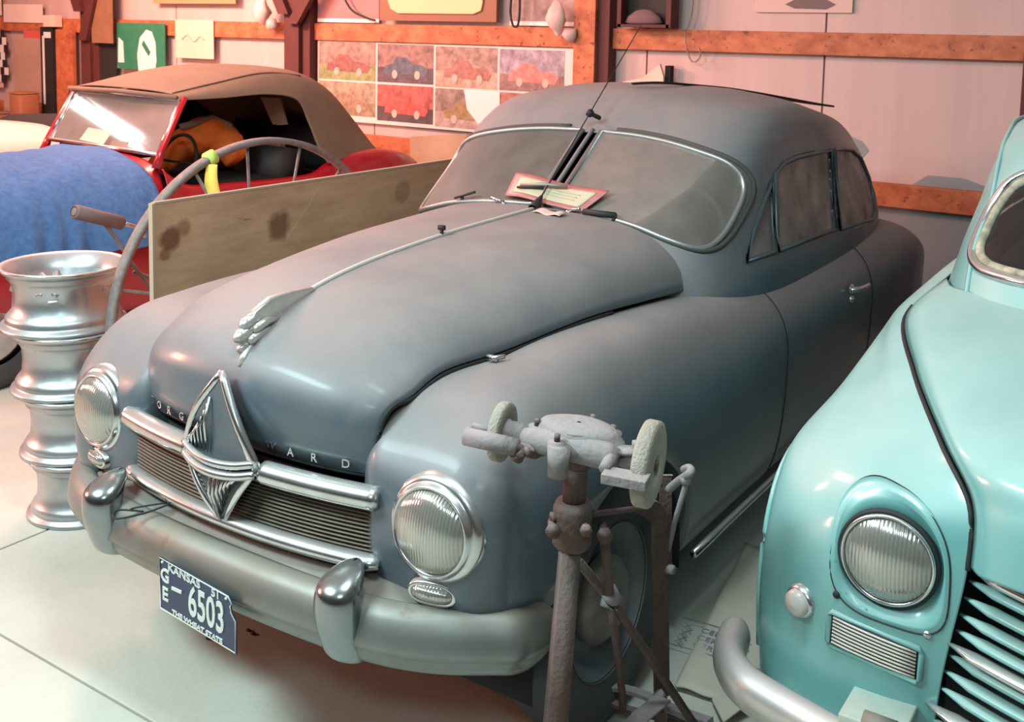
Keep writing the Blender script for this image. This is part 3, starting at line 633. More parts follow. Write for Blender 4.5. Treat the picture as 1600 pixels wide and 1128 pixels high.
for i in range(8):
    s = i/7; wd = .022+.012*s
    for k_ in (-1, 0, 1): W.append(q+np.array([.75, .5, 0])*wd*k_+[0, -.006*math.sin(4*s), -.13*s])
add('ribbon_tail', W, gridf(8, 3), yellow, rb, solid=.002)
# handle with foam grip
hd = root('tube_handle_frame', (-1.5, 1.0, 0), 'thin bent handle frame with worn brown foam grip, behind the wheel rim stack', 'handle frame')
p, q = np.array([-1.5, .700, 1.110]), np.array([-1.5, .905, 1.037])
dq = (q-p)/np.linalg.norm(q-p)
add('foam_grip', *tube([p, p+dq*.006, q-dq*.006, q], [.022, .027, .027, .022], 20), grip, hd)
add('grip_hole', *lathe([(.020, 0), (.012, .004), (.0005, .004)], p-dq*.002, dq, 16), black, hd)
add('chrome_rod', *tube([q, q+dq*.06, q+dq*.11+[0, 0, -.03]], .008, 8), chrome, hd)
P = smoothline([p+(q-p)*.62+[0, 0, -.02], (-1.5, .87, .99), (-1.48, .93, .88), (-1.45, 1.02, .70), (-1.44, 1.05, .35), (-1.45, 1.02, .02)], 24)
add('frame_tube', *tube(P, .0075, 8), iron, hd)
add('frame_tube', *tube(smoothline([(-1.5, .95, .84), (-1.42, 1.15, .75), (-1.38, 1.4, .72), (-1.38, 1.6, .4), (-1.40, 1.62, .01)], 20), .0075, 8), iron, hd)
add('foot_bar', *tube([(-1.60, 1.02, .012), (-1.30, 1.02, .012)], .011, 8), iron, hd)
# ================================================================ stack of four wheel rims
desc = ['silver alloy wheel rim at the top of the stack beside the blue-grey saloon', 'silver alloy wheel rim second from the top of the stack', 'silver alloy wheel rim third from the top of the stack', 'silver alloy wheel rim at the bottom of the stack, standing on the floor']
cen = [(-1.455, .675, 0, .190), (-1.478, .677, .23, .198), (-1.507, .677, .46, .208), (-1.535, .675, .69, .222)]
for i, (x, y, z, R) in enumerate(cen):
    r = root('alloy_wheel_rim', (x, y, z), desc[3-i], 'wheel rim', 'alloy wheel rims stacked in a column')
    k = R/.224; H = .229
    prof = [(.150*k, .070), (.168*k, .064), (.184*k, .040), (.204*k, .014), (.221*k, .006), (.224*k, 0), (.2245*k, .006), (.221*k, .016), (.207*k, .020), (.203*k, .030), (.205*k, .040), (.196*k, .052), (.180*k, .070), (.176*k, .12), (.180*k, .165), (.190*k, .182), (.197*k, .188), (.196*k, .198), (.205*k, .205), (.215*k, .210), (.2245*k, .222), (.224*k, .2285), (.216*k, .229), (.206*k, .222), (.186*k, .195), (.172*k, .17), (.168*k, .10), (.150*k, .070)]
    add('rim_barrel', *lathe(prof, (x, y, z), (0, 0, 1), 64), alu, r)
    add('rim_edge_ring', *lathe([(.219*k, .2285), (.224*k, .2275), (.226*k, .225), (.224*k, .221)], (x, y, z), (0, 0, 1), 64), chrome, r)
    # disc with spokes deep inside
    add('hub_disc', *lathe([(.028*k, .10), (.06*k, .115), (.075*k, .11), (.075*k, .085), (.03*k, .085), (.028*k, .10)], (x, y, z), (0, 0, 1), 32), alu, r)
    for s in range(5 if i == 3 else 0):
        a = 2*PI*s/5+.35
        for d in (-.16, .16):
            add('spoke', *tube([(x+.06*math.cos(a), y+.06*math.sin(a), z+.105), (x+.12*math.cos(a+d*.6), y+.12*math.sin(a+d*.6), z+.12), (x+.178*k*math.cos(a+d), y+.178*k*math.sin(a+d), z+.155)], .014, 8), alu, r)
    if i == 3:
        add('valve_hole', *lathe([(.010, 0), (.007, .004), (.0005, .004)], (x-.16, y+.09, z+.178), (-.8, .5, -.5), 12), black, r)
        add('sticker_mark', *tube([(x+.115, y-.138, z+.125), (x+.14, y-.118, z+.128)], .004, 6), white, r)
# ================================================================ red roadster
rr = root('red_roadster', (-3.491, 2.271, 0), 'dark red open-sided roadster with a khaki canvas top and a blue towel over its hood', 'car', rz=-.058)
def L(name, V, F, m, parent=None, **k): return add(name, V, F, m, parent or rr, local=True, **k)
half = lambda P, s: np.array(P, float)*[s, 1, 1]
HBD = [(-2.0, [(0, .80), (.25, .79), (.40, .74), (.50, .66), (.54, .55), (.54, .45), (.5, .33)]), (-1.85, [(0, .90), (.25, .89), (.42, .83), (.54, .74), (.60, .62), (.60, .48), (.56, .30)]),
       (-1.4, [(0, .99), (.25, .975), (.43, .92), (.56, .83), (.65, .70), (.67, .5), (.62, .28)]), (-.7, [(0, 1.03), (.28, 1.01), (.46, .95), (.59, .86), (.67, .72), (.69, .5), (.65, .26)]),
       (-.2, [(0, 1.055), (.3, 1.045), (.48, .99), (.60, .91), (.66, .78), (.68, .5), (.66, .26)]), (-.06, [(0, 1.06), (.3, 1.055), (.49, 1.03), (.585, .97), (.645, .82), (.68, .5), (.66, .26)])]
for s in (1, -1):
    G = csurf([[(s*x, y, z) for x, z in P] for y, P in HBD], 40, 30); L('cowl_and_wing', G, gridf(40, 30), red, solid=.005)
    SD = []
    for y, bz in ((-.06, 1.0), (.03, .935), (.15, .885), (.5, .868), (.84, .862), (1.05, .87), (1.2, .93), (1.45, .985), (1.8, .96), (2.1, .86), (2.3, .68)):
        w_ = .0 if y < 1.1 else .03*math.sin((y-1.1)/1.2*PI); k = 1 if y < 1.8 else 1-.22*((y-1.8)/.5)
        SD.append([(s*(.575)*k, y, bz-.012), (s*.605*k, y, bz+.004), (s*(.64+w_)*k, y, bz-.03), (s*(.675+w_)*k, y, bz-.16), (s*(.685+w_)*k, y, .55), (s*(.66)*k, y, .27)])
    G = csurf(SD, 60, 26); L('door_and_quarter', G, gridf(60, 26), red, solid=.005)
    L('door_gap', *tube([(s*.6865, .02, z) for z in (.55, .4, .3)]+[], .003, 4), black)
    L('windscreen_pillar', *tube([(s*.585, -.075, 1.0), (s*.578, -.04, 1.09), (s*.560, .135, 1.385)], [.030, .020, .017], 10), red)
DK = [[(x, y, z+.03*(1-(x/.5)**2)) for x in np.linspace(-.62*k, .62*k, 9)] for y, z, k in ((1.55, .95, 1), (1.8, .94, 1), (2.1, .84, .95), (2.3, .66, .85), (2.38, .4, .8))]
L('rear_deck', csurf(DK, 24, 20), gridf(24, 20), red, solid=.005)
cor = [(-.54, .125, 1.378), (.54, .125, 1.382), (.56, -.05, 1.075), (-.56, -.05, 1.075)]
gl = L('windscreen', [(-.54, .125, 1.378), (.54, .125, 1.382), (.56, -.05, 1.075), (-.56, -.05, 1.075)]+[(-.54, .129, 1.378), (.54, .129, 1.382), (.56, -.046, 1.075), (-.56, -.046, 1.075)], [(0, 1, 2, 3), (7, 6, 5, 4), (0, 4, 5, 1), (1, 5, 6, 2), (2, 6, 7, 3), (3, 7, 4, 0)], cglass, smooth=False)
for i in range(4):
    a, b_ = np.array(cor[i]), np.array(cor[(i+1) % 4]); add('windscreen_frame', *tube([a, b_], .013, 8), chrome, gl, local=True)
ST = [[(0, .06, 1.425), (.3, .08, 1.42), (.49, .10, 1.405), (.545, .10, 1.392), (.558, .10, 1.372)], [(0, .40, 1.51), (.3, .40, 1.495), (.48, .40, 1.455), (.545, .40, 1.42), (.566, .40, 1.375)],
      [(0, .75, 1.545), (.3, .75, 1.535), (.485, .75, 1.508), (.55, .74, 1.45), (.578, .72, 1.385)], [(0, 1.1, 1.53), (.3, 1.1, 1.52), (.495, 1.05, 1.485), (.565, 1.00, 1.41), (.60, .93, 1.345)],
      [(0, 1.40, 1.43), (.3, 1.38, 1.42), (.51, 1.3, 1.36), (.59, 1.18, 1.26), (.62, 1.01, 1.20)], [(0, 1.62, 1.22), (.3, 1.60, 1.21), (.52, 1.52, 1.16), (.61, 1.34, 1.09), (.64, 1.08, 1.03)],
      [(0, 1.78, 1.0), (.3, 1.76, .995), (.52, 1.70, .985), (.615, 1.58, .972), (.648, 1.15, .93)]]
G = csurf([[(-x, y, z) for x, y, z in r_[:0:-1]]+list(r_) for r_ in ST], 60, 52); L('canvas_top', G, gridf(60, 52), canvas, solid=.006)
L('canvas_seam', *tube(smoothline([(.490, .10, 1.410), (.483, .40, 1.460), (.488, .75, 1.512), (.497, 1.05, 1.49)], 20), .006, 6), canvas)
L('header_bead', *tube([(-.55, .085, 1.388), (0, .06, 1.40), (.55, .085, 1.388)], .014, 8), canvas)
L('cabin_floor', *box((0, .85, .5), (1.2, 1.8, .5)), dark)
L('side_curtain', *prism([(.0, .9), (.1, 1.37), (.9, 1.37), (1.3, 1.1), (1.4, .9)], -.585, -.580, 'yz'), dark)
L('rear_curtain', *box((0, 1.38, .98), (1.1, .02, .3)), dark)
for x in (-.28, .28):
    L('seat_back', *tube([(x-.20, .98, .90), (x+.20, .98, .90)], [.13, .13], 12), mat('dark seat leather', (.03, .022, .02), .7))
    L('seat_cushion', *box((x, .65, .80), (.46, .5, .12)), dark, bevel=.03)
L('rear_window_light_patch', *prism([(-.124, 1.309), (.075, 1.315), (.15, 1.14), (.07, 1.13), (.0, 1.13)], 1.245, 1.255), paper, smooth=False)  # pale patch painted in for light showing through the rear window
L('tan_seat_panel', *prism([(-.40, .97), (.13, 1.01), (.15, .82), (-.39, .77)], 1.20, 1.24), mat('tan seat panel', (.45, .22, .13), .8), smooth=False)
L('steering_wheel', *tube([(.28+.17*math.cos(a), .28+.05*math.sin(a), .98+.16*math.sin(a)) for a in np.linspace(0, 2*PI, 36, endpoint=False)], .011, 6, True), black)
L('steering_wheel_spoke', *tube([(.11, .28, .98), (.45, .28, .98)], .008, 6), black)
for s in (1, -1):
    for y in (-1.05, 1.62):
        t_ = L('tyre', *lathe([(.19, -.06), (.25, -.075), (.30, -.06), (.315, 0), (.30, .06), (.25, .075), (.19, .06)], (s*.60, y, .315), (1, 0, 0), 40), tyre)
        add('hubcap', *lathe([(.19, s*.04), (.12, s*.05), (.10, s*.065), (.0005, s*.08)], (s*.60, y, .315), (1, 0, 0), 30), chrome, t_, local=True)
L('chassis_shadow', *box((0, .1, .36), (1.0, 3.6, .10)), dark)
def rw(x, y, z):   # roadster point to world
    c, s = math.cos(-.058), math.sin(-.058); return np.array([-3.491+x*c-y*s, 2.271+x*s+y*c, z])
# towel draped over hood
tw = []
for i, y in enumerate(np.linspace(-1.75, -.115, 70)):
    row = []
    for j, u in enumerate(np.linspace(0, 1, 60)):
        K = [(-.62, .70), (-.60, .86), (-.46, 1.0), (-.2, 1.055), (.1, 1.075), (.40, 1.045), (.56, .98), (.655, .88), (.70, .75), (.715, .66), (.72, .60)]
        x, z = crk([u*10], K)[0]
        z -= .055*max(0, (-.7-y))**1.3
        f_ = max(0, (u-.62)/.38); x += f_*.020*math.sin(y*31+3*math.sin(y*9)); z += f_*.012*math.sin(y*11)
        z += .022*math.exp(-((y+.2)/.07)**2)*math.exp(-((x+.1)/.25)**2)+.005*math.sin(13*x+9*y)+.004*math.sin(40*y+6*x)*(u > .3)
        row.append(rw(x, y, z+.006))
    tw.append(row)
o = add('blue_towel', np.array(tw).reshape(-1, 3), gridf(70, 60), towelm, None, solid=.006)
setp(o, 'blue terry towel draped over the hood of the red roadster', 'towel')
o = root('card_sign', tuple(rw(.05, -.12, 1.08)), 'small white card propped at the base of the roadster windscreen', 'card')
add('card_sheet', [rw(-.09, -.13, 1.115), rw(.13, -.115, 1.10), rw(.15, -.07, 1.175), rw(-.06, -.09, 1.185)]+[p+[0, .002, 0] for p in (rw(-.09, -.13, 1.115), rw(.13, -.115, 1.10), rw(.15, -.07, 1.175), rw(-.06, -.09, 1.185))], [(0, 1, 2, 3), (7, 6, 5, 4), (0, 4, 5, 1), (1, 5, 6, 2), (2, 6, 7, 3), (3, 7, 4, 0)], paper, o, smooth=False)
# orange foam bundle on the seat
o = root('orange_foam_bundle', tuple(rw(.12, .55, .86)), 'bright orange rolled foam bundle on the seat of the red roadster', 'foam bundle')
P = smoothline([rw(-.02, .32, .90), rw(.02, .42, 1.0), rw(.10, .52, 1.08), rw(.2, .60, 1.11), rw(.33, .62, 1.04), rw(.38, .62, .95)], 24)
v_, f_ = tube(P, np.interp(np.arange(24), [0, 6, 14, 20, 23], [.05, .10, .12, .09, .04]), 18)
v_ += .012*np.sin(v_*45+1)[:, [1, 2, 0]]; add('foam_roll', v_, f_, orange, o)
add('grey_strap', *tube([rw(.14, .40, 1.17), rw(.22, .58, 1.225), rw(.30, .66, 1.17)], .022, 8), canvas, o)
# ================================================================ cream car far left
cc = root('cream_roadster', (-5.75, 2.4, 0), 'cream painted low car behind the blue towel at the far left edge', 'car')
def C_(name, V, F, m, **k): return add(name, np.asarray(V)+np.array([-5.75, 2.4, 0]), F, m, cc, **k)
CB = [(-1.7, .60, .35), (-1.6, .80, .5), (-1.2, .93, .58), (-.4, 1.01, .64), (.3, 1.04, .66), (.9, .98, .68), (1.5, .92, .66), (1.9, .75, .55), (2.0, .5, .4)]
C_('body', csurf([[(-W_, y, .3), (-W_*1.02, y, z*.6), (-W_*.9, y, z*.88), (-W_*.5, y, z), (0, y, z+.02), (W_*.5, y, z), (W_*.9, y, z*.88), (W_*1.02, y, z*.6), (W_, y, .3)] for y, z, W_ in CB], 50, 40), gridf(50, 40), cream, solid=.005)
for s in (1, -1):
    FW = [(-1.75, .62, .14), (-1.6, .80, .16), (-1.2, .95, .17), (-.7, .93, .16), (-.2, .78, .14), (.2, .6, .12)]
    C_('front_wing', csurf([[(s*(.55+w_*math.cos(a)), y, .35+(z-.35)*math.sin(a) if a > 0 else .35) for a in np.linspace(PI, 0, 9)] for y, z, w_ in FW], 30, 24), gridf(30, 24), cream, solid=.005)
    for y in (-1.1, 1.3): C_('tyre', *lathe([(.19, -.06), (.25, -.07), (.30, -.055), (.31, 0), (.30, .055), (.25, .07), (.19, .06), (.0005, .05)], (s*.60, y, .31), (1, 0, 0), 32), tyre)
C_('cockpit', *tube([(0, .75, .96), (0, 1.2, .94)], .12, 20, flat=3.5), dark)

# twin tube ceiling fixture over the far left aisle, seen in the roadster's windscreen
fx = root('fluorescent_fixture', (-7.95, 1.08, 3.16), 'twin tube fluorescent ceiling fixture above the left aisle, outside the picture', 'lamp')
fa, fb_ = np.array([-8.6, 1.5, 3.2]), np.array([-7.3, .66, 3.2]); fd = (fb_-fa)/np.linalg.norm(fb_-fa); fs = np.cross(fd, [0, 0, 1])
add('housing', *tube([fa+[0, 0, .03], fb_+[0, 0, .03]], .04, 4, flat=3), white, fx)
em = bpy.data.materials.new('lit tube'); em.use_nodes = True; pb_ = em.node_tree.nodes['Principled BSDF']; pb_.inputs['Emission Color'].default_value = (.85, .97, 1, 1); pb_.inputs['Emission Strength'].default_value = 8
for k in (-1, 1): add('lit_tube', *tube([fa+fs*.07*k, fb_+fs*.07*k], .02, 10), em, fx)
# ================================================================ turquoise saloon
TX = 2.05
tc_ = root('turquoise_saloon', (TX, 2.0, 0), 'turquoise saloon with recessed round headlamp and chrome edged slat grille, at the right edge', 'car')
TRG = [[.30, .95, .70, 3.9, 4, 3], [.95, .95, .74, 4.0, 4, 3], [1.05, 1.0, .735, 3.98, 4, 3], [1.14, 1.06, .71, 3.95, 4, 3], [1.24, 1.15, .69, 3.88, 4, 2.9], [1.35, 1.28, .665, 3.75, 4, 2.7],
       [1.45, 1.42, .645, 3.55, 4.2, 2.5], [1.52, 1.53, .63, 3.35, 4.0, 2.4], [1.575, 1.65, .565, 3.1, 3.4, 2.2], [1.605, 1.8, .43, 2.85, 2.6, 2], [1.62, 2.2, .05, 2.5, 2, 2]]
ts = Shell(TRG, 2.35, TX)
TW = smoothline([(.02, 1.49), (.30, 1.485), (.44, 1.47), (.53, 1.43), (.575, 1.36), (.595, 1.29), (.600, 1.245), (.575, 1.222), (.50, 1.218), (.25, 1.225), (.02, 1.23)], 60)
def hole_t(c):
    x, y, z = c[0]-TX, c[1], c[2]
    if y < 1.8 and abs(x) < .62 and 1.18 < z < 1.52: return inpoly((abs(x)+.02, z), TW)
    if 1.2 < z < 1.48 and abs(x) > .5 and 1.75 < y < 3.2: return True
    return False
zs = np.concatenate([np.linspace(.3, 1.15, 8), np.arange(1.165, 1.5, .011), np.linspace(1.505, 1.62, 16)])
V, F = ts.mesh(zs, 400, hole_t)
add('body_shell', V, F, teal, tc_, solid=.006)
full = [(TX-x, z) for x, z in TW]+[(TX+x, z) for x, z in TW[::-1]]
wt = add('windscreen_pane', *surfpatch(full, lambda a, b: ts.front(a, b, -.012), .08), glassy('clean dark windscreen', (.3, .3, .3), .05, grough=.1), tc_)
add('windscreen_trim', *tube([ts.front(a, b, .006) for a, b in full], .013, 10, True), chrome, wt)
add('windscreen_seal', *tube([ts.front(TX+(a-TX)*.965, 1.35+(b-1.35)*.90, -.012) for a, b in full], .012, 8, True), mat('cracked cream seal', (.42, .38, .28), .8, 0, (.08, .07, .05), 25, .8), wt, label='perished cream rubber seal')
for sg in (1, -1):
    Q = [(1.78, 1.21), (1.86, 1.38), (1.98, 1.475), (3.0, 1.475), (3.18, 1.36), (3.18, 1.21)]
    add('side_window', *surfpatch(Q, lambda a, b: ts.side(a, b, sg, -.004), .1), sideglass, tc_)
    P = [ts.side(y, z, sg, .004) for y, z in ((1.20, 1.11), (1.36, 1.24), (1.50, 1.36), (1.66, 1.46), (1.85, 1.53), (2.2, 1.56), (3.0, 1.55))]
    add('drip_rail', *tube(smoothline(P, 30), .007, 6), teal, tc_)
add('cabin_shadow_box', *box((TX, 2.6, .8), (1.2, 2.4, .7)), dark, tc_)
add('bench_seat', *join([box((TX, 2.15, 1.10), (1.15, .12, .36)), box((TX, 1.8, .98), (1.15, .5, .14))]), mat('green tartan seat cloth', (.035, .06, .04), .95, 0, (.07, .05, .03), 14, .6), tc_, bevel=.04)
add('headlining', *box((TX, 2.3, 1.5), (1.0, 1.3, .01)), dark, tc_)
FT = np.array([
 [(1.60,.425,.40),(1.615,.415,.60),(1.648,.405,.83),(1.640,.43,.94),(1.565,.53,1.01),(1.44,.83,1.05),(1.335,1.17,1.09),(1.36,1.50,1.135),(1.37,2.4,1.13),(1.37,3.8,1.05)],
 [(1.50,.415,.40),(1.50,.405,.60),(1.52,.405,.82),(1.52,.45,.93),(1.465,.61,.995),(1.38,.87,1.035),(1.30,1.20,1.07),(1.31,1.52,1.11),(1.31,2.4,1.10),(1.30,3.8,.97)],
 [(1.385,.425,.40),(1.385,.415,.60),(1.40,.425,.80),(1.40,.50,.915),(1.37,.67,.97),(1.32,.93,1.005),(1.272,1.26,1.045),(1.265,1.54,1.06),(1.26,2.4,1.045),(1.28,3.8,.94)],
 [(1.29,.465,.40),(1.285,.46,.60),(1.295,.485,.78),(1.30,.56,.88),(1.28,.71,.94),(1.262,.96,.975),(1.25,1.28,1.01),(1.248,1.55,1.02),(1.245,2.4,1.0),(1.26,3.8,.9)],
 [(1.225,.53,.40),(1.218,.525,.60),(1.222,.56,.76),(1.222,.64,.86),(1.218,.77,.90),(1.232,1.01,.93),(1.233,1.30,.955),(1.235,1.56,.96),(1.235,2.4,.94),(1.25,3.8,.85)],
 [(1.196,.60,.40),(1.190,.60,.58),(1.192,.63,.73),(1.196,.70,.82),(1.202,.83,.855),(1.226,1.05,.86),(1.228,1.32,.86),(1.23,1.58,.86),(1.23,2.4,.84),(1.245,3.8,.75)],
 [(1.197,.625,.40),(1.190,.63,.57),(1.192,.66,.69),(1.196,.73,.765),(1.204,.86,.76),(1.224,1.07,.70),(1.226,1.34,.60),(1.23,1.60,.55),(1.23,2.4,.55),(1.245,3.8,.5)],
 [(1.20,.64,.40),(1.194,.65,.56),(1.195,.68,.67),(1.20,.76,.735),(1.208,.88,.72),(1.226,1.10,.55),(1.226,1.36,.35),(1.235,1.62,.28),(1.235,2.4,.28),(1.25,3.8,.35)]])
lampc = (1.502, .80)
def outl(k=64):
    # nacelle outline: rounded shape around the lamp (x, z)
    P = []
    for q in range(k):
        a = 2*PI*q/k; c, s_ = math.cos(a), math.sin(a); n = 2.5 if s_ > 0 else 3.6
        P.append((1.506+math.copysign(.107*abs(c)**(2/n), c)+.010*s_*0, .800+math.copysign((.128 if s_ > 0 else .112)*abs(s_)**(2/n), s_)-.012*c))
    return P
OL = outl(64)
for sg in (1, -1):
    P = FT.copy(); G = csurf(P, 130, 190)
    if sg < 0: pass
    fl_ = gridf(130, 190); Gv = G.reshape(-1, 3)
    keep = [f for f in fl_ if not (Gv[f[0]][1] < .62 and inpoly((Gv[list(f)].mean(0)[0], Gv[list(f)].mean(0)[2]), OL))]
    Gm = Gv if sg > 0 else Gv*[-1, 1, 1]+[2*TX, 0, 0]
    fb = BVHTree.FromPolygons([tuple(p) for p in Gv], fl_)
    def fp(x, z, off=0):
        h_ = fb.ray_cast(Vector((x, -1, z)), Vector((0, 1, 0)))[0]
        return np.array((x, (h_.y if h_ else .45)-off, z))
    mx = lambda A: np.array(A) if sg > 0 else np.array(A)*[-1, 1, 1]+[2*TX, 0, 0]
    fen = add('front_fender_and_side', Gm, keep, teal, tc_, solid=.004)
    # lamp recess
    R_ = []
    cl = np.array([lampc[0], .425, lampc[1]])
    for k in range(64):
        o_ = fp(OL[k][0], OL[k][1], .002); ang = math.atan2(OL[k][1]-lampc[1], OL[k][0]-lampc[0])
        i_ = cl+np.array([.096*math.cos(ang), .0, .096*math.sin(ang)])
        o2 = o_+(o_-cl)*[.09, 0, .09]+[0, .003, 0]
        R_.append([o2, o_, o_+(i_-o_)*.15+[0, -.004, 0], o_+(i_-o_)*.55+[0, .012, 0], i_+[0, .006, 0], i_+[0, .03, 0]])
    R_ = np.array(R_)
    nac = add('lamp_nacelle', mx(R_.reshape(-1, 3)), gridf(64, 6, True), teal, tc_)
    add('nacelle_seam', *[mx(a) if i_ == 0 else a for i_, a in enumerate(tube([fp(1.506+(p[0]-1.506)*1.07, .80+(p[1]-.80)*1.07, .0012) for p in OL], .0017, 4, True))], black, nac)
    add('lamp_gasket', *[mx(a) if i_ == 0 else a for i_, a in enumerate(lathe([(.097, .02), (.097, -.004), (.090, -.006), (.089, .01)], cl, (0, 1, 0), 48))], black, nac)
    lm = add('headlamp_rim', *[mx(a) if i_ == 0 else a for i_, a in enumerate(lathe([(.0905, 0), (.090, -.010), (.086, -.013), (.083, -.008)], cl, (0, 1, 0), 48))], chrome, nac)
    add('headlamp_lens', *[mx(a) if i_ == 0 else a for i_, a in enumerate(lathe([(.0835, -.006), (.07, -.018), (.045, -.029), (.02, -.034), (.0005, -.035)], cl, (0, 1, 0), 48))], lens, nac)
    for p in ((1.412, .705), (1.585, .683)): add('nacelle_screw', *[mx(a) if i_ == 0 else a for i_, a in enumerate(lathe([(.008, 0), (.007, -.003), (.0005, -.004)], fp(*p, .001), (0, 1, 0), 14))], chrome if p[0] > 1.5 else black, nac)
    c_ = fp(1.335, .655, 0)
    nn = np.array([-.35, -1, 0]); nn /= np.linalg.norm(nn)
    pk = add('parking_lamp', *[mx(a) if i_ == 0 else a for i_, a in enumerate(lathe([(.034, .012), (.034, -.004), (.030, -.012), (.0275, -.013)], c_, -nn, 30))], chrome, tc_)
    add('parking_lens', *[mx(a) if i_ == 0 else a for i_, a in enumerate(lathe([(.0278, -.012), (.026, -.022), (.018, -.028), (.0005, -.031)], c_, -nn, 30))], mat('milky lens', (.50, .46, .44), .3), pk)
    # horn vent
    vq = [(1.400, .668), (1.578, .650), (1.576, .580), (1.398, .598)]
    va = lambda a, b, off=0: (lambda q: fp(q[0], q[1], off))((np.array(vq[0])*(1-a)+np.array(vq[1])*a)*(1-b)+(np.array(vq[3])*(1-a)+np.array(vq[2])*a)*b)
    fr = [va(.03, 0, .002), va(.97, 0, .002), va(1, .12, .002), va(1, .88, .002), va(.97, 1, .002), va(.03, 1, .002), va(0, .88, .002), va(0, .12, .002)]
    vt = add('horn_vent', *[mx(a) if i_ == 0 else a for i_, a in enumerate(tube(fr, .006, 8, True))], teal, tc_)
    add('vent_backing', mx([va(a, b, .002) for a in np.linspace(.03, .97, 8) for b in (.05, .95)]), gridf(8, 2), black, vt, solid=.001)
    for b_ in np.linspace(.13, .87, 8):
        add('vent_slat', *[mx(a) if i_ == 0 else a for i_, a in enumerate(tube([va(a, b_, .004) for a in np.linspace(.05, .95, 6)], .0024, 5))], cream, vt)
    # raised arch lip
    lip = csurf(P[5:7], 2, 150)[0]
    add('wheel_arch_lip', *[mx(a) if i_ == 0 else a for i_, a in enumerate(tube(lip[4:86:3]+[-.002, 0, 0], .008, 8))], teal, tc_)
    add('tyre', *lathe([(.19, -.06), (.25, -.08), (.30, -.065), (.32, 0), (.30, .065), (.25, .08), (.19, .06), (.0005, .05)], (TX-sg*.70, 1.05, .32), (1, 0, 0), 40), tyre, tc_)
    add('tyre', *lathe([(.19, -.06), (.25, -.08), (.30, -.065), (.32, 0), (.30, .065), (.25, .08), (.19, .06), (.0005, .05)], (TX-sg*.66, 3.3, .32), (1, 0, 0), 40), tyre, tc_)
add('underbody', *box((TX, 2.2, .38), (1.5, 3.2, .2)), dark, tc_)
add('engine_bay', *box((TX, .85, .6), (.85, .7, .5)), dark, tc_)
# hood
seam = FT[0][2:8]
ctr = [(.275, .87), (.295, .99), (.38, 1.075), (.70, 1.13), (1.02, 1.165), (1.12, 1.175)]
rows = []
for (ex, ey, ez), (cy_, cz_) in zip(seam, ctr):
    e = np.array([TX-ex-.004, ey+.002, ez+.008]); row = []
    if ey > 1.3: e = np.array([TX-1.372, 1.47, 1.143])
    for t in np.linspace(-1, 1, 31):
        q = abs(t)**.85; w_ = 1-(1-min(q, 1)**2.4)**(1/2.4) if q < 1 else 1
        row.append((TX+math.copysign(e[0]*q, t), cy_+(e[1]-cy_)*w_, cz_+(e[2]-cz_)*w_))
    rows.append(row)
th = csurf(rows, 60, 61); add('hood', th, gridf(60, 61), teal, tc_, solid=.008)
for sg in (1, -1):
    P = smoothline([(TX-sg*(TX-x-.001), y-.001, z+.001) for x, y, z in seam], 40)[:34]; add('hood_gap_strip', *tube(P, .0052, 6), black, tc_)
# grille slats
def slat(z, xl, r, m, name, y0=.0):
    e = TX-xl; P = [(TX+e*s, .30+.125*abs(s)**1.8+y0, z) for s in np.linspace(-1, 1, 33)]
    rr_ = r*np.minimum(1, .25+6*(1-np.abs(np.linspace(-1, 1, 33))))
    return add(name, *tube(P, rr_, 10, flat=1.9), m, tc_)
slat(.838, 1.652, .014, chrome, 'grille_chrome_bar', -.01)
for z, x in ((.803, 1.650), (.768, 1.644), (.733, 1.638), (.700, 1.634), (.648, 1.624), (.613, 1.618), (.578, 1.612), (.510, 1.60), (.475, 1.6)): slat(z, x, .0085, teal, 'grille_slat')
slat(.676, 1.622, .009, chrome, 'grille_chrome_bar', -.012); slat(.545, 1.590, .010, chrome, 'grille_chrome_bar', -.012)
add('grille_back', *box((TX, .50, .62), (.88, .02, .48)), black, tc_)
# bumper
BQ = [(1.148, .63), (1.152, .57), (1.178, .49), (1.235, .43), (1.31, .40), (1.45, .36), (1.62, .315), (2.05, .26)]
BQ = BQ+[(2*TX-a, b) for a, b in BQ[-2::-1]]
bq = smoothline([(a, b-.03, .452) for a, b in BQ], 90); kk = np.minimum(1, .45+np.minimum(np.arange(90), 89-np.arange(90))/8)
add('front_bumper', *tube(bq, .048*kk, 18, flat=.75), mat('dusty pale bumper', (.55, .50, .48), .3, .75, (.38, .33, .31), 8, .6, dust=(.46, .38, .36), dustamt=.7), tc_)
add('bumper_iron', *box((1.515, .37, .515), (.12, .13, .03), rotz(.0)), mat('pale green bracket paint', (.36, .42, .37), .6, 0, (.28, .30, .26), 12, .6), tc_, bevel=.004)
for p, q in (((1.50, .315, .525), (1.56, .315, .525)),): add('bumper_iron', *tube([p, q], .022, 10), beige, tc_)

# ================================================================ grinder on iron stand
gr = root('treadle_grinder', (1.02, .35, 0), 'rusty treadle bench grinder on an iron stand with two grinding wheels', 'grinder')
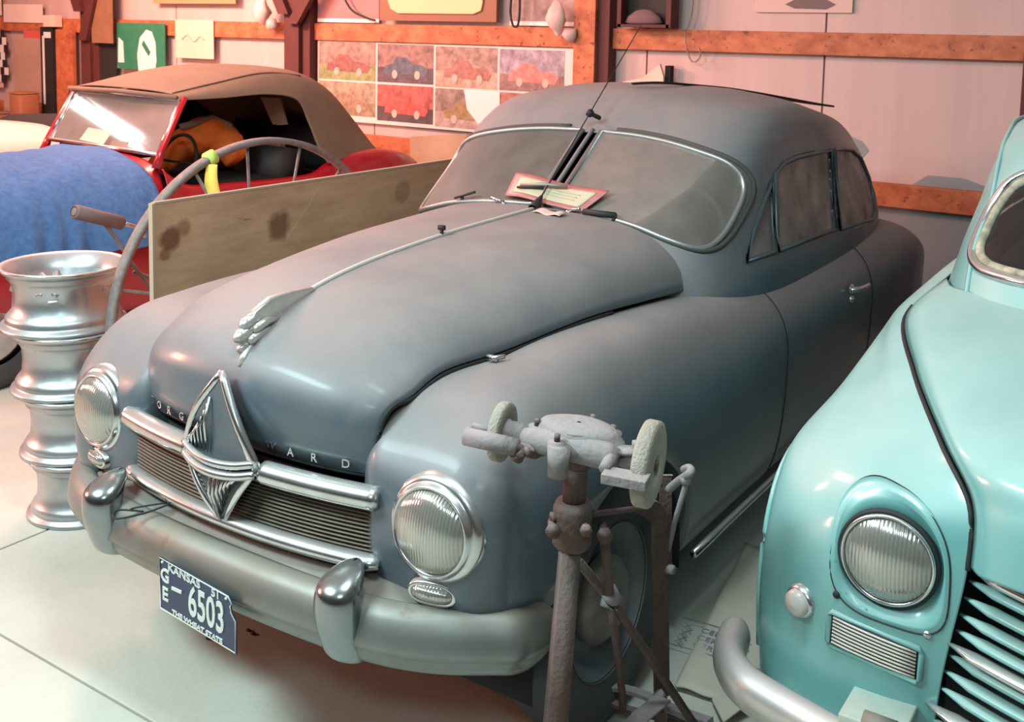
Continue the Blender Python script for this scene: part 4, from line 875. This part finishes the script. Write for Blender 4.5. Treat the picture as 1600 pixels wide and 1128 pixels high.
# the stand's own directions: along the shaft side, and away from the operator
SIDE, AWAY = np.array((.831, .556, .020)), np.array((-.551, .828, -.104))
pt, pm = np.array((0.925, 0.216, 0.944)), np.array((0.907, 0.185, 0.360))
dz = (pt-pm)/(pt[2]-pm[2]); ground = pm-dz*pm[2]
cl_ = pm+dz*(np.array((0.922, 0.207, 0.795))[2]-pm[2])
add('post', *tube([pt+[0, 0, .02], cl_], .0245, 20), rust, gr)
add('post', *tube([cl_, ground+[0, 0, .01]], [.026, .034], 4), rust, gr, label='tapered square lower post')
add('post_collar', *join([tube([cl_+[0, 0, .045], cl_+[0, 0, .03], cl_+[0, 0, -.045], cl_+[0, 0, -.055]], [.034, .041, .041, .033], 20)]), rust, gr)
add('post_socket', *tube([pt+[0, 0, .05], pt+[0, 0, -.01], pt+[0, 0, -.03]], [.045, .034, .029], 20), rust, gr)
cx_ = SIDE*math.cos(0); cyv = np.array([0, 0, 1.])
def bolt(p, ax, r=.012, n='clamp_bolt', l=.03): add(n, *join([tube([np.array(p)-np.array(ax)*l, np.array(p)], r*.6, 8), tube([p, np.array(p)+np.array(ax)*.012], r, 6)]), rust, gr)
bolt(np.array((0.897, 0.180, 0.808)), -SIDE*.8-AWAY*.3, .012); bolt(np.array((0.909, 0.150, 0.796)), -AWAY, .016, l=.05); bolt(np.array((0.969, 0.179, 0.803)), -AWAY, .013); bolt(np.array((0.992, 0.216, 0.784)), -AWAY, .017, l=.05)
# housing: flat rounded gear case
wl, wr = np.array((0.760, 0.180, 0.959)), np.array((1.073, 0.242, 0.946)); ax_ = (wr-wl)/np.linalg.norm(wr-wl)
hc_ = np.array((0.920, 0.215, 0.967)); fwd = np.cross([0, 0, 1], ax_); fwd /= np.linalg.norm(fwd)
upg = np.cross(ax_, fwd)
def HP(a, b, c): return hc_+ax_*a+fwd*b+upg*c
rings = []
for zc_, k in ((-.035, .55), (-.030, .8), (-.01, .93), (.0, 1.0), (.008, .98), (.014, .9), (.022, .86), (.030, .78), (.034, .55), (.035, .05)):
    rings.append([HP((.095*math.cos(t)+.006*math.cos(3*t))*k, (.068*math.sin(t))*k+.012, zc_) for t in np.linspace(0, 2*PI, 48, endpoint=False)])
hs = add('gear_housing', np.array(rings).reshape(-1, 3), gridf(10, 48, False, True)+[tuple(range(48))], castiron, gr)
add('shaft_barrel', *tube([HP(-.105, -.03, -.004), HP(-.085, -.032, -.004), HP(.08, -.036, -.004), HP(.10, -.036, -.004)], [.018, .026, .028, .02], 20), castiron, gr)
for a, b in ((-.085, -.005), (-.02, -.062), (.065, .045), (.01, .078)):
    add('housing_lug', *tube([HP(a, b, -.004), HP(a, b, .016)], .018, 12), castiron, gr)
    add('housing_bolt', *tube([HP(a, b, .016), HP(a, b, .030)], .007, 6), rust, gr)
add('drive_shaft', *tube([wl, wr], .0095, 12), castiron, gr)
add('mount_lug', *join([tube([HP(-.01, -.075, -.05), HP(-.01, -.075, .012)], [.02, .024], 12)]), castiron, gr)
for c_, R, W_, nm in ((wl, .063, .024, 'smaller worn grinding wheel'), (wr, .0865, .034, 'larger pale grinding wheel')):
    add('grinding_wheel', *lathe([(.014, -W_/2), (R*.90, -W_/2), (R*.975, -W_*.42), (R, -W_*.3), (R, W_*.3), (R*.975, W_*.42), (R*.90, W_/2), (.022, W_/2), (.020, W_*.25), (.014, W_*.25), (.014, -W_/2)], c_, ax_, 56), stone, gr, label=nm)
add('arbor_flange', *tube([wl+ax_*.012, wl+ax_*.016, wl+ax_*.062], [.030, .026, .030], 24), castiron, gr)
add('arbor_flange', *tube([wr-ax_*.060, wr-ax_*.018], [.018, .024], 20), castiron, gr)
add('arbor_nut', *tube([wr+ax_*.006, wr+ax_*.018], .011, 6), rust, gr)
# tool rests
p, q = np.array((0.747, 0.066, 0.982)), np.array((0.857, 0.090, 0.976))
add('tool_rest', *tube([p, q], [.0185, .0185], 20), castiron, gr, label='round bar tool rest')
add('tool_rest', *tube([np.array((0.701, 0.154, 0.967)), np.array((0.743, 0.169, 0.959))], .007, 10), castiron, gr, label='thin rear rest bar')
add('rest_bracket', *join([tube([q-ax_*.01, HP(-.075, -.035, -.03), HP(-.05, -.04, -.015)], [.012, .014, .012], 8), tube([q+[0, 0, -.01], np.array((0.858, 0.099, 0.944))], [.022, .006], 4), tube([np.array((0.877, 0.092, 0.980)), np.array((0.888, 0.085, 0.969))], .006, 8)]), rust, gr)
# flat rest on the right
v0, v1 = np.array((1.033, 0.120, 0.959)), np.array((1.119, 0.141, 0.957)); dd = (v1-v0)/np.linalg.norm(v1-v0); ff = np.cross([0, 0, 1], dd); ff /= np.linalg.norm(ff)
V = [v0+dd*(np.linalg.norm(v1-v0))*i+ff*.045*j+np.array([0, 0, -.02])*k for i in (0, 1) for j in (-.15, .85) for k in (0, 1)]
add('flat_tool_rest', V, [(0, 1, 3, 2), (4, 6, 7, 5), (0, 4, 5, 1), (2, 3, 7, 6), (0, 2, 6, 4), (1, 5, 7, 3)], castiron, gr, smooth=False, bevel=.002)
add('rest_bracket', *join([tube([v0+ff*.02, HP(.09, -.03, .0)], [.012, .014], 8), box(HP(.115, -.01, .006), (.05, .04, .008), rotz(.5)), tube([HP(.12, .03, -.01), HP(.12, .03, .012)], .01, 8)]), castiron, gr)
# bent flat-iron leg and links
def strap(P, w_, th_, m=rust, nm='flat_iron_leg', side=None):
    P = np.array(P, float); V = []
    n = len(P)
    for i in range(n):
        t = P[min(i+1, n-1)]-P[max(i-1, 0)]; t /= np.linalg.norm(t); s = side if side is not None else np.cross(t, [0, 0, 1.]); s = s-t*(s@t); s /= np.linalg.norm(s); b_ = np.cross(t, s)
        for a, c in ((-1, -1), (1, -1), (1, 1), (-1, 1)): V.append(P[i]+s*a*w_/2+b_*c*th_/2)
    return add(nm, V, gridf(n, 4, False, True)+[(0, 1, 2, 3), tuple(4*(n-1)+k for k in (3, 2, 1, 0))], m, gr, smooth=False, bevel=.0015)
j = np.array((0.945, 0.560, 0.694)); legb = np.array((0.924, 0.672, 0.159))
P = np.concatenate([np.linspace(cl_+[.02, .02, .012], np.array((0.929, 0.504, 0.715)), 8), smoothline([np.array((0.932, 0.517, 0.713)), np.array((0.940, 0.545, 0.700)), np.array((0.948, 0.565, 0.675)), np.array((0.951, 0.569, 0.640))], 8), np.linspace(np.array((0.948, 0.576, 0.613)), legb, 8)])
strap(P, .046, .007, side=(SIDE*.85+AWAY*.5))
strap([np.array((0.944, 0.604, 0.764)), np.array((0.948, 0.602, 0.674)), np.array((0.947, 0.615, 0.541))], .03, .007, side=SIDE)
add('leg_foot', *tube([legb, legb*[1, 1, 0]+[0, 0, .008]], [.014, .02], 10), rust, gr)
add('leg_foot', *tube([ground+[0, 0, .006], ground+[0, 0, .02]], [.06, .05], 20), rust, gr)
add('crank_arm', *tube(smoothline([np.array((0.964, 0.578, 0.742)), np.array((0.998, 0.558, 0.779)), np.array((1.030, 0.534, 0.810)), np.array((1.036, 0.540, 0.820)), np.array((1.023, 0.555, 0.818)), np.array((1.006, 0.566, 0.805))], 20), .0095, 10), castiron, gr)
add('connecting_rod', *tube([np.array((1.026, 0.541, 0.792)), np.array((0.982, 0.581, 0.668)), np.array((0.945, 0.626, 0.552))], .0065, 8), castiron, gr)
add('crank_pin', *tube([np.array((1.021, 0.540, 0.803)), np.array((1.026, 0.541, 0.786))], .012, 10), castiron, gr)
add('link_pin', *tube([np.array((0.948, 0.614, 0.529)), np.array((0.972, 0.606, 0.536))], .011, 10), castiron, gr)
add('brace_rod', *tube([np.array((0.911, 0.258, 0.683)), np.array((0.938, 0.368, 0.550)), np.array((0.936, 0.515, 0.383)), np.array((1.019, 0.681, 0.107))], .0105, 10), rust, gr)
add('brace_rod', *tube([np.array((0.975, 0.250, 0.757)), np.array((0.956, 0.314, 0.605))], .011, 10), rust, gr)
add('rod_joint', *join([tube([np.array((0.940, 0.339, 0.594)), np.array((0.949, 0.353, 0.567)), np.array((0.944, 0.349, 0.557))], .019, 12), tube([np.array((0.921, 0.346, 0.561)), np.array((0.947, 0.362, 0.550))], .012, 8)]), castiron, gr)
add('treadle_rod', *tube([np.array((0.939, 0.357, 0.551)), np.array((0.896, 0.484, 0.345)), np.array((0.843, 0.618, 0.157)), np.array((0.837, 0.633, 0.113))], .0095, 10), rust, gr)
# treadle frame near the floor
fr = [np.array((0.715, 0.694, 0.089)), np.array((0.763, 0.727, 0.097)), np.array((0.844, 0.733, 0.104)), np.array((0.925, 0.715, 0.111)), np.array((1.043, 0.699, 0.127))]
strap(smoothline(fr, 16), .028, .012, castiron, 'treadle_frame', side=AWAY)
fr = [np.array((0.703, 0.682, 0.058)), np.array((0.738, 0.706, 0.066)), np.array((0.827, 0.716, 0.060)), np.array((0.940, 0.744, 0.068)), np.array((0.975, 0.743, 0.063))]
strap(smoothline(fr, 16), .026, .012, rust, 'treadle_frame', side=AWAY)
strap([np.array((0.949, 0.621, 0.193)), np.array((0.940, 0.519, 0.199)), np.array((0.940, 0.470, 0.195))], .045, .006, castiron, 'pedal_bar', side=SIDE)
add('treadle_pivot', *join([tube([np.array((0.707, 0.685, 0.069)), np.array((0.708, 0.684, 0.055))], .016, 10), tube([np.array((0.931, 0.633, 0.196)), np.array((0.940, 0.637, 0.181))], .014, 8)]), castiron, gr)

# ================================================================ paper sack on the floor
sk = root('feed_sack', (1.0, 1.3, 0), 'flattened pale paper sack with grey printing on the floor, between grinder and turquoise car', 'sack')
q00, q10, q01, q11 = np.array((0.841, 0.939, 0.012)), np.array((1.011, 0.957, 0.012)), np.array((0.686, 1.851, 0.012)), np.array((0.989, 1.795, 0.012))
V = []
for a in np.linspace(0, 1, 20):
    for b_ in np.linspace(0, 1, 30):
        p = (q00*(1-a)+q10*a)*(1-b_)+(q01*(1-a)+q11*a)*b_; V.append(p+[0, 0, .004*math.sin(9*a+4*b_)+.004*math.sin(13*b_+2*a)+.002])
add('sack_sheet', V, gridf(20, 30), kraft, sk, solid=.006)
pp = np.array((0.742, 1.239, 0.022)); ex = np.array((0.918, 1.260, 0.022))-pp; ex /= np.linalg.norm(ex); ey = np.cross([0, 0, 1], ex)
for i in range(3):
    text('X%s' % '', .038, .0006, ink, 'sack_print', sk, lambda a, b, c, i=i: pp+ex*(a+.005)+ey*(b-.012-.042*i)+[0, 0, c])
    text('CERTIFIED', .036, .0006, ink, 'sack_print', sk, lambda a, b, c, i=i: pp+ex*(a*.95+.045)+ey*(b-.012-.042*i)+[0, 0, c], align='LEFT')
for k in (.03, -.125): add('sack_rule', *tube([pp+ex*-.03+ey*k, pp+ex*.36+ey*k], .0015, 4), ink, sk)
V = [np.array(q_) for q_ in ((0.948, 0.941, 0.02), (0.952, 1.149, 0.03), (1.076, 1.016, 0.06), (1.017, 0.854, 0.03))]
add('sack_flap', V+[p-[0, 0, .004] for p in V], [(0, 1, 2, 3), (7, 6, 5, 4), (0, 4, 5, 1), (1, 5, 6, 2), (2, 6, 7, 3), (3, 7, 4, 0)], kraft, sk, smooth=False)
# dry leaves and chips below the bumper
for i, q_ in enumerate(((-0.572, 0.394, 0.001), (-0.395, 0.367, 0.001), (-0.333, 0.466, 0.001), (-0.309, 0.462, 0.001), (-0.124, 0.554, 0.001))):
    p = np.array(q_); P = [(.010*math.cos(a)*(1+.4*math.sin(3*a+i)), .006*math.sin(a)) for a in np.linspace(0, 2*PI, 9, endpoint=False)]
    o = add('dry_leaf', [p+[a, b_, 0] for a, b_ in P]+[p+[a*.8, b_*.8, .004] for a, b_ in P], [tuple(range(9)), tuple(range(17, 8, -1))]+[(k, k+9, (k+1) % 9+9, (k+1) % 9) for k in range(9)], mat('brown leaf', (.10, .045, .03), .9), None)
    setp(o, ['brown leaf scrap on the floor just left of the licence plate', 'brown leaf scrap on the floor under the bottom edge of the licence plate', 'left one of two touching leaf scraps right of the licence plate', 'right one of two touching leaf scraps right of the licence plate', 'brown leaf scrap on the floor left of the nearer bumper guard'][i], 'leaf', 'leaf scraps under the bumper')

# ================================================================ things on the back wall
def flatbox(name, x0, x1, z0, z1, m, label, cat, th_=.008, y=None, group=None, skew=0):
    y = YW-.004 if y is None else y
    o = root(name, ((x0+x1)/2, y, z0), label, cat, group)
    return o, add('sheet', [(x0, y-th_, z0), (x1, y-th_, z0+skew), (x1, y-th_, z1+skew), (x0, y-th_, z1), (x0, y, z0), (x1, y, z0+skew), (x1, y, z1+skew), (x0, y, z1)], [(0, 1, 2, 3), (7, 6, 5, 4), (0, 4, 5, 1), (1, 5, 6, 2), (2, 6, 7, 3), (3, 7, 4, 0)], m, o, smooth=False)
# calendar poster of eight car pictures
po, _ = flatbox('car_picture_poster', -4.36, -1.86, 1.03, 1.685, mat('poster paper', (.66, .58, .54), .7), 'large poster of eight car pictures in two rows on the back wall', 'poster', y=YW+.03)
yf_ = YW+.03-.009
pics = [(-4.34, -3.72, 1.37, 1.68, (.30, .36, .16), (.42, .28, .24), (.16, .06, .05)), (-3.70, -3.13, 1.37, 1.675, (.14, .11, .13), (.34, .22, .20), (.05, .07, .10)), (-3.11, -2.53, 1.36, 1.67, (.52, .38, .30), (.42, .30, .26), (.22, .10, .08)), (-2.51, -1.95, 1.36, 1.665, (.32, .20, .18), (.40, .36, .42), (.45, .14, .12)),
        (-4.34, -3.72, 1.08, 1.355, (.34, .26, .16), (.40, .34, .24), (.18, .12, .08)), (-3.70, -3.13, 1.06, 1.352, (.10, .07, .08), (.52, .14, .12), (.50, .05, .04)), (-3.11, -2.53, 1.05, 1.348, (.46, .36, .32), (.34, .26, .22), (.20, .14, .06)), (-2.51, -1.95, 1.04, 1.345, (.5, .2, .18), (.52, .22, .18), (.4, .1, .08))]
for i, (x0, x1, z0, z1, cg, cs, cc_) in enumerate(pics):
    def pq(name, P, m, d): return add(name, *prism(P, yf_-d-.001, yf_-d), m, po, smooth=False)
    zm_ = z0+(z1-z0)*.40
    pq('picture', [(x0, zm_), (x1, zm_), (x1, z1), (x0, z1)], mat('picture sky %d' % i, cs, .7, 0, tuple(c*.35 for c in cs), 15, 1, detail=8), 0)
    pq('picture', [(x0, z0), (x1, z0), (x1, zm_), (x0, zm_)], mat('picture ground %d' % i, cg, .7, 0, tuple(c*.4 for c in cg), 18, .9, detail=8), 0)
    w_ = (x1-x0); X = lambda t: x0+w_*t; Z = lambda t: z0+(z1-z0)*t
    mc = mat('picture car %d' % i, cc_, .6, 0, tuple(min(1, c*1.9+.06) for c in cc_), 22, .7)
    pq('pictured_car', [(X(.14), Z(.24)), (X(.86), Z(.20)), (X(.92), Z(.36)), (X(.80), Z(.48)), (X(.62), Z(.50)), (X(.54), Z(.66)), (X(.36), Z(.68)), (X(.28), Z(.50)), (X(.15), Z(.44))], mc, .0015)
    for t in (.32, .72): pq('pictured_wheel', [(X(t)+.028*math.cos(a), Z(.22)+.034*math.sin(a)) for a in np.linspace(0, 2*PI, 16, endpoint=False)], mat('picture wheel', (.45, .38, .33), .7), .003)
P = [(-2.86+.25*math.cos(a), 1.31+.27*math.sin(a)) for a in np.linspace(PI, 2*PI, 16)]
add('white_cutout', *prism([(-2.83, 1.35), (-2.80, 1.2), (-2.70, 1.10), (-2.5, 1.06), (-2.5, 1.35)], yf_-.006, yf_-.004), white, po, smooth=False)
# upper row: framed board, posters
o, _ = flatbox('framed_board', -3.62, -2.50, 1.86, 2.5, mat('brown frame board', (.22, .10, .06), .6), 'brown framed mirror with rounded cream border at the top of the back wall', 'frame', th_=.03, y=YW-.02)
RP = roundpoly([(-3.48, 2.45), (-3.53, 2.1), (-3.46, 1.925), (-3.0, 1.905), (-2.66, 1.92), (-2.61, 2.0), (-2.62, 2.45)], 40)
add('cream_border', *prism([(-3.53, 2.45), (-3.53, 2.02), (-3.50, 1.95), (-3.42, 1.915), (-2.70, 1.915), (-2.63, 1.94), (-2.615, 2.0), (-2.615, 2.45)], YW-.066, YW-.05), mat('cream lacquer', (.66, .48, .26), .4), o, smooth=False, bevel=.006)
add('mirror_face', *prism([(-3.40, 2.45), (-3.40, 2.04), (-2.76, 2.05), (-2.76, 2.45)], YW-.070, YW-.066), mat('grey mirror face', (.34, .26, .26), .4), o, smooth=False)
for nm, x0, x1, z0, z1, c1, c2, lab in (('picture_print', -4.35, -3.68, 1.87, 2.3, (.50, .16, .13), (.2, .2, .22), 'racing picture print left of the framed board'), ('picture_print', -2.42, -1.84, 1.87, 2.4, (.40, .30, .27), (.12, .09, .09), 'grey brown picture print right of the framed board')):
    o, s_ = flatbox(nm, x0, x1, z0, z1, mat(nm+lab[:3], c1, .7, 0, c2, 6, .9, detail=8), lab, 'picture', y=YW+.02)
    add('white_margin', *prism([(x0, z0-.03), (x1, z0-.03), (x1, z0), (x0, z0)], YW+.01, YW+.016), white, o, smooth=False)
rl = roundpoly([(-2.35, 2.1), (-2.37, 1.95), (-2.35, 1.85), (-2.325, 1.83), (-2.30, 1.85), (-2.29, 1.95), (-2.30, 2.1)], 30)
o = add('rope_loop', *tube([(a, YW-.06, b_) for a, b_ in rl], .009, 8, True), black, None); setp(o, 'black rubber loop hanging on the upper girt', 'loop')
o = add('cord', *tube(smoothline([(-4.1, YW-.03, 2.2), (-3.95, YW-.04, 1.96), (-3.76, YW-.05, 1.88), (-3.68, YW-.03, 1.86)], 16), .008, 6), black, None); setp(o, 'dark cord hanging beside the framed board', 'cord')
def bag(x, z, lab):
    o = root('plastic_wrapped_bulb', (x, YW-.14, z), lab, 'wrapped bulb', 'plastic wrapped bulbs on the posts')
    v_, f_ = lathe([(.0005, .13), (.035, .10), (.06, .04), (.075, -.02), (.06, -.07), (.035, -.10), (.02, -.12)], (x, YW-.14, z), (0, 0, 1), 18); v_ = v_+.012*np.sin(v_*60)[:, [1, 2, 0]]; add('pouch', v_, f_, mat('cloudy plastic', (.62, .46, .42), .5), o)
    v_, f_ = lathe([(.0005, .03), (.04, .02), (.05, -.03), (.03, -.06), (.0005, -.07)], (x+.10, YW-.12, z-.10), (0, 0, 1), 14); add('pouch', v_+.008*np.sin(v_*70)[:, [1, 2, 0]], f_, mat('cloudy plastic', (.5, .38, .36), .5), o)
bag(-1.93, 1.90, 'cloudy plastic wrapped bulb hanging left of the bright orange post'); bag(-4.85, 1.93, 'cloudy plastic wrapped bulb hanging left of the dark red post')
# left bays
o, s_ = flatbox('green_sign', -6.95, -6.24, 1.36, 1.80, green, 'green enamel sign with a big white numeral, behind the canvas top', 'sign', y=YW-.03, th_=.012)
yy_ = YW-.03-.014
add('numeral', *prism([(-6.62, 1.30), (-6.64, 1.5), (-6.60, 1.66), (-6.50, 1.74), (-6.42, 1.72), (-6.37, 1.62), (-6.36, 1.45), (-6.38, 1.36)], yy_-.002, yy_), white, o, smooth=False)
add('numeral_slot', *prism([(-6.57, 1.60), (-6.54, 1.64), (-6.44, 1.53), (-6.47, 1.49)], yy_-.004, yy_-.002), green, o, smooth=False)
add('numeral_bar', *prism([(-6.93, 1.42), (-6.84, 1.42), (-6.85, 1.62), (-6.92, 1.66)], yy_-.002, yy_), white, o, smooth=False)
o, s_ = flatbox('notice_sheet', -6.12, -5.60, 1.49, 1.84, paper, 'pale paper notice with faint red sketch, right of the green sign', 'paper', y=YW-.01)
add('faint_sketch', *tube(smoothline([(-6.02, YW-.021, 1.66), (-5.95, YW-.021, 1.70), (-5.86, YW-.021, 1.64), (-5.78, YW-.021, 1.69), (-5.72, YW-.021, 1.66)], 16), .006, 4), mat('faint red ink', (.56, .40, .33), .8), o)
flatbox('wooden_board', -6.42, -5.30, 1.985, 2.4, mat('tan board', (.45, .25, .12), .7), 'tan wooden board hung above the paper notice', 'board', y=YW-.02)
flatbox('hanging_canvas', -7.25, -6.92, 1.60, 2.4, mat('brown sacking', (.18, .09, .05), .9, 0, (.28, .15, .08), 7, .6), 'brown sacking hung beside the left dark post', 'sacking', y=YW-.10)
flatbox('dark_opening_panel', -7.24, -6.98, 1.15, 1.60, black, 'black panel below the brown sacking', 'panel', y=YW-.02)
J = [(-9.45, -8.95, 1.85, 2.3, (.70, .62, .58), 'white pennant sheet at the top left'), (-8.90, -8.2, 1.78, 1.97, (.74, .62, .58), 'white folded sheet above the red label'), (-8.55, -8.15, 1.62, 1.70, (.55, .10, .08), 'small red label on the left girt'),
     (-9.9, -8.95, 1.08, 1.62, (.66, .46, .40), 'large pale pink sheet at the far left'), (-8.75, -8.2, .95, 1.62, (.42, .28, .22), 'brown paper sheet in the left bay'), (-8.02, -7.90, .95, 1.62, (.5, .35, .28), 'narrow pale strip beside the dark plank'),
     (-9.7, -9.2, .60, 1.10, (.20, .07, .05), 'dark red print at the lower far left'), (-8.95, -8.45, .55, .98, (.55, .40, .33), 'pale sheet hanging low in the left bay'), (-7.55, -7.40, 1.1, 1.72, (.62, .42, .34), 'pink board against the left post')]
for x0, x1, z0, z1, c, lab in J:
    flatbox('wall_sheet', x0, x1, z0, z1, mat('sheet '+lab[:12], c, .8, 0, tuple(k*.7 for k in c), 3, .6), lab, 'sheet', y=YW-.012+random.random()*.01)
o, s_ = flatbox('timber_plank', -7.90, -7.62, .80, 1.72, wood, 'orange timber plank standing against the left wall', 'plank', y=YW-.03, th_=.04)
o, s_ = flatbox('dark_plank', -8.18, -7.97, .80, 1.74, black, 'black framed strip beside the orange plank', 'plank', y=YW-.03, th_=.03)
add('white_label', *box((-8.05, YW-.066, 1.66), (.12, .004, .06)), white, o, smooth=False); add('white_line', *box((-8.12, YW-.066, 1.3), (.03, .004, .7)), white, o, smooth=False)
flatbox('cream_block', -8.06, -7.86, 1.745, 1.86, mat('cream box', (.66, .55, .42), .7), 'small cream box on the left girt', 'box', th_=.08, y=YW-.02)
ck = root('checkered_pennant', (-8.9, YW-.03, 1.2), 'black and white checkered pennant strip in the left bay', 'pennant')
for i in range(7):
    for j in range(2): add('square', *box((-8.98+.07*j+.03*(i % 3), YW-.03-.004, 1.66-.08*i), (.07, .006, .078)), black if (i+j) % 2 else white, ck, smooth=False)
# items behind the red car: bench with clutter at far left
o = root('low_shelf', (-9.3, 4.6, 0), 'dark low bench along the wall at the far left', 'bench')
add('bench_top', *box((-9.2, 4.62, .70), (3.4, .42, .06)), wooddk, o, smooth=False); add('bench_front', *box((-9.2, 4.45, .36), (3.4, .04, .64)), black, o, smooth=False)
for i, (x, y_, s_, h_, c, lab) in enumerate(((-9.5, 4.58, .3, .28, (.45, .30, .25), 'crumpled brown bag on the low bench'), (-8.9, 4.6, .2, .16, (.6, .45, .38), 'pale box on the low bench'), (-8.5, 4.6, .26, .12, (.25, .12, .08), 'dark brown carton on the low bench'), (-8.1, 4.6, .2, .34, (.30, .12, .06), 'tall orange brown tin on the low bench'))):
    o = root('carton', (x, y_, .73), lab, 'carton'); add('carton_body', *box((x, y_, .73+h_/2), (s_, .22, h_)), mat('carton %d' % i, c, .8), o, bevel=.02); add('carton_lid', *box((x, y_, .735+h_), (s_+.01, .23, .012)), mat('carton lid %d' % i, tuple(k*1.2 for k in c), .8), o, bevel=.003)
# parts leaning behind the board
flatbox('tan_panel', -3.30, -2.75, .58, .96, mat('tan panel', (.42, .30, .19), .7, 0, (.25, .16, .1), 4, .6), 'tan board end leaning on the wall behind the plywood sheet', 'board', y=YW-.04, skew=.06)
# right bay
o, s_ = flatbox('pencil_drawing', -.56, .06, 1.95, 2.35, mat('drawing paper', (.58, .44, .40), .8), 'faint pencil drawing of a car high on the right wall panel', 'drawing', y=YW+.045, th_=.004)
add('pencil_car', *prism([(-.36, 2.0), (-.30, 1.975), (-.1, 1.97), (-.04, 2.0), (-.1, 2.03), (-.28, 2.04)], YW+.038, YW+.040), mat('graphite', (.16, .12, .12), .8), o, smooth=False)
o = add('hanging_cable', *tube(smoothline([(-.95, YW-.03, 2.3), (-.96, YW-.03, 1.95), (-1.0, YW-.03, 1.8), (-.97, YW-.03, 1.66), (-.93, YW-.03, 1.62), (-.89, YW-.03, 1.66), (-.90, YW-.03, 1.72)], 30), .005, 6), mat('grey cable', (.25, .18, .17), .6), None); setp(o, 'thin grey cable looped over the right girt', 'cable')
o = root('wall_shelf_box', (-1.27, YW-.02, 1.84), 'open dark wooden box shelf on the girt right of the orange post', 'shelf')
for c_, s_ in (((-1.085, YW-.06, 2.05), (.035, .12, .42)), ((-1.27, YW-.06, 1.85), (.38, .12, .02)), ((-1.45, YW-.06, 2.05), (.03, .12, .42))): add('shelf_board', *box(c_, s_), wooddk, o, smooth=False)
add('shelf_back', *box((-1.27, YW-.01, 2.05), (.36, .01, .4)), black, o, smooth=False)
o = root('dark_sack', (-1.30, YW-.07, 1.86), 'dark purple grey bag lying in the box shelf', 'bag')
add('bag_body', *lathe([(.0005, .10), (.06, .09), (.12, .05), (.14, .01), (.10, 0), (.0005, 0)], (-1.29, YW-.065, 1.862), (0, 0, 1), 20), mat('purple grey cloth', (.16, .10, .11), .9), o)
for v in o.children[0].data.vertices: v.co.y = (YW-.065)+(v.co.y-YW+.065)*.35
o = root('crumpled_card', (-1.27, YW-.03, 1.46), 'crumpled cream card tucked beside the orange post above the car roof', 'card')
add('card_sheet', *prism([(-1.45, 1.40), (-1.44, 1.47), (-1.30, 1.50), (-1.17, 1.60), (-1.14, 1.52), (-1.13, 1.40)], YW-.05, YW-.03), mat('cream card', (.72, .58, .48), .8, 0, (.5, .35, .28), 12, .5), o, smooth=False)
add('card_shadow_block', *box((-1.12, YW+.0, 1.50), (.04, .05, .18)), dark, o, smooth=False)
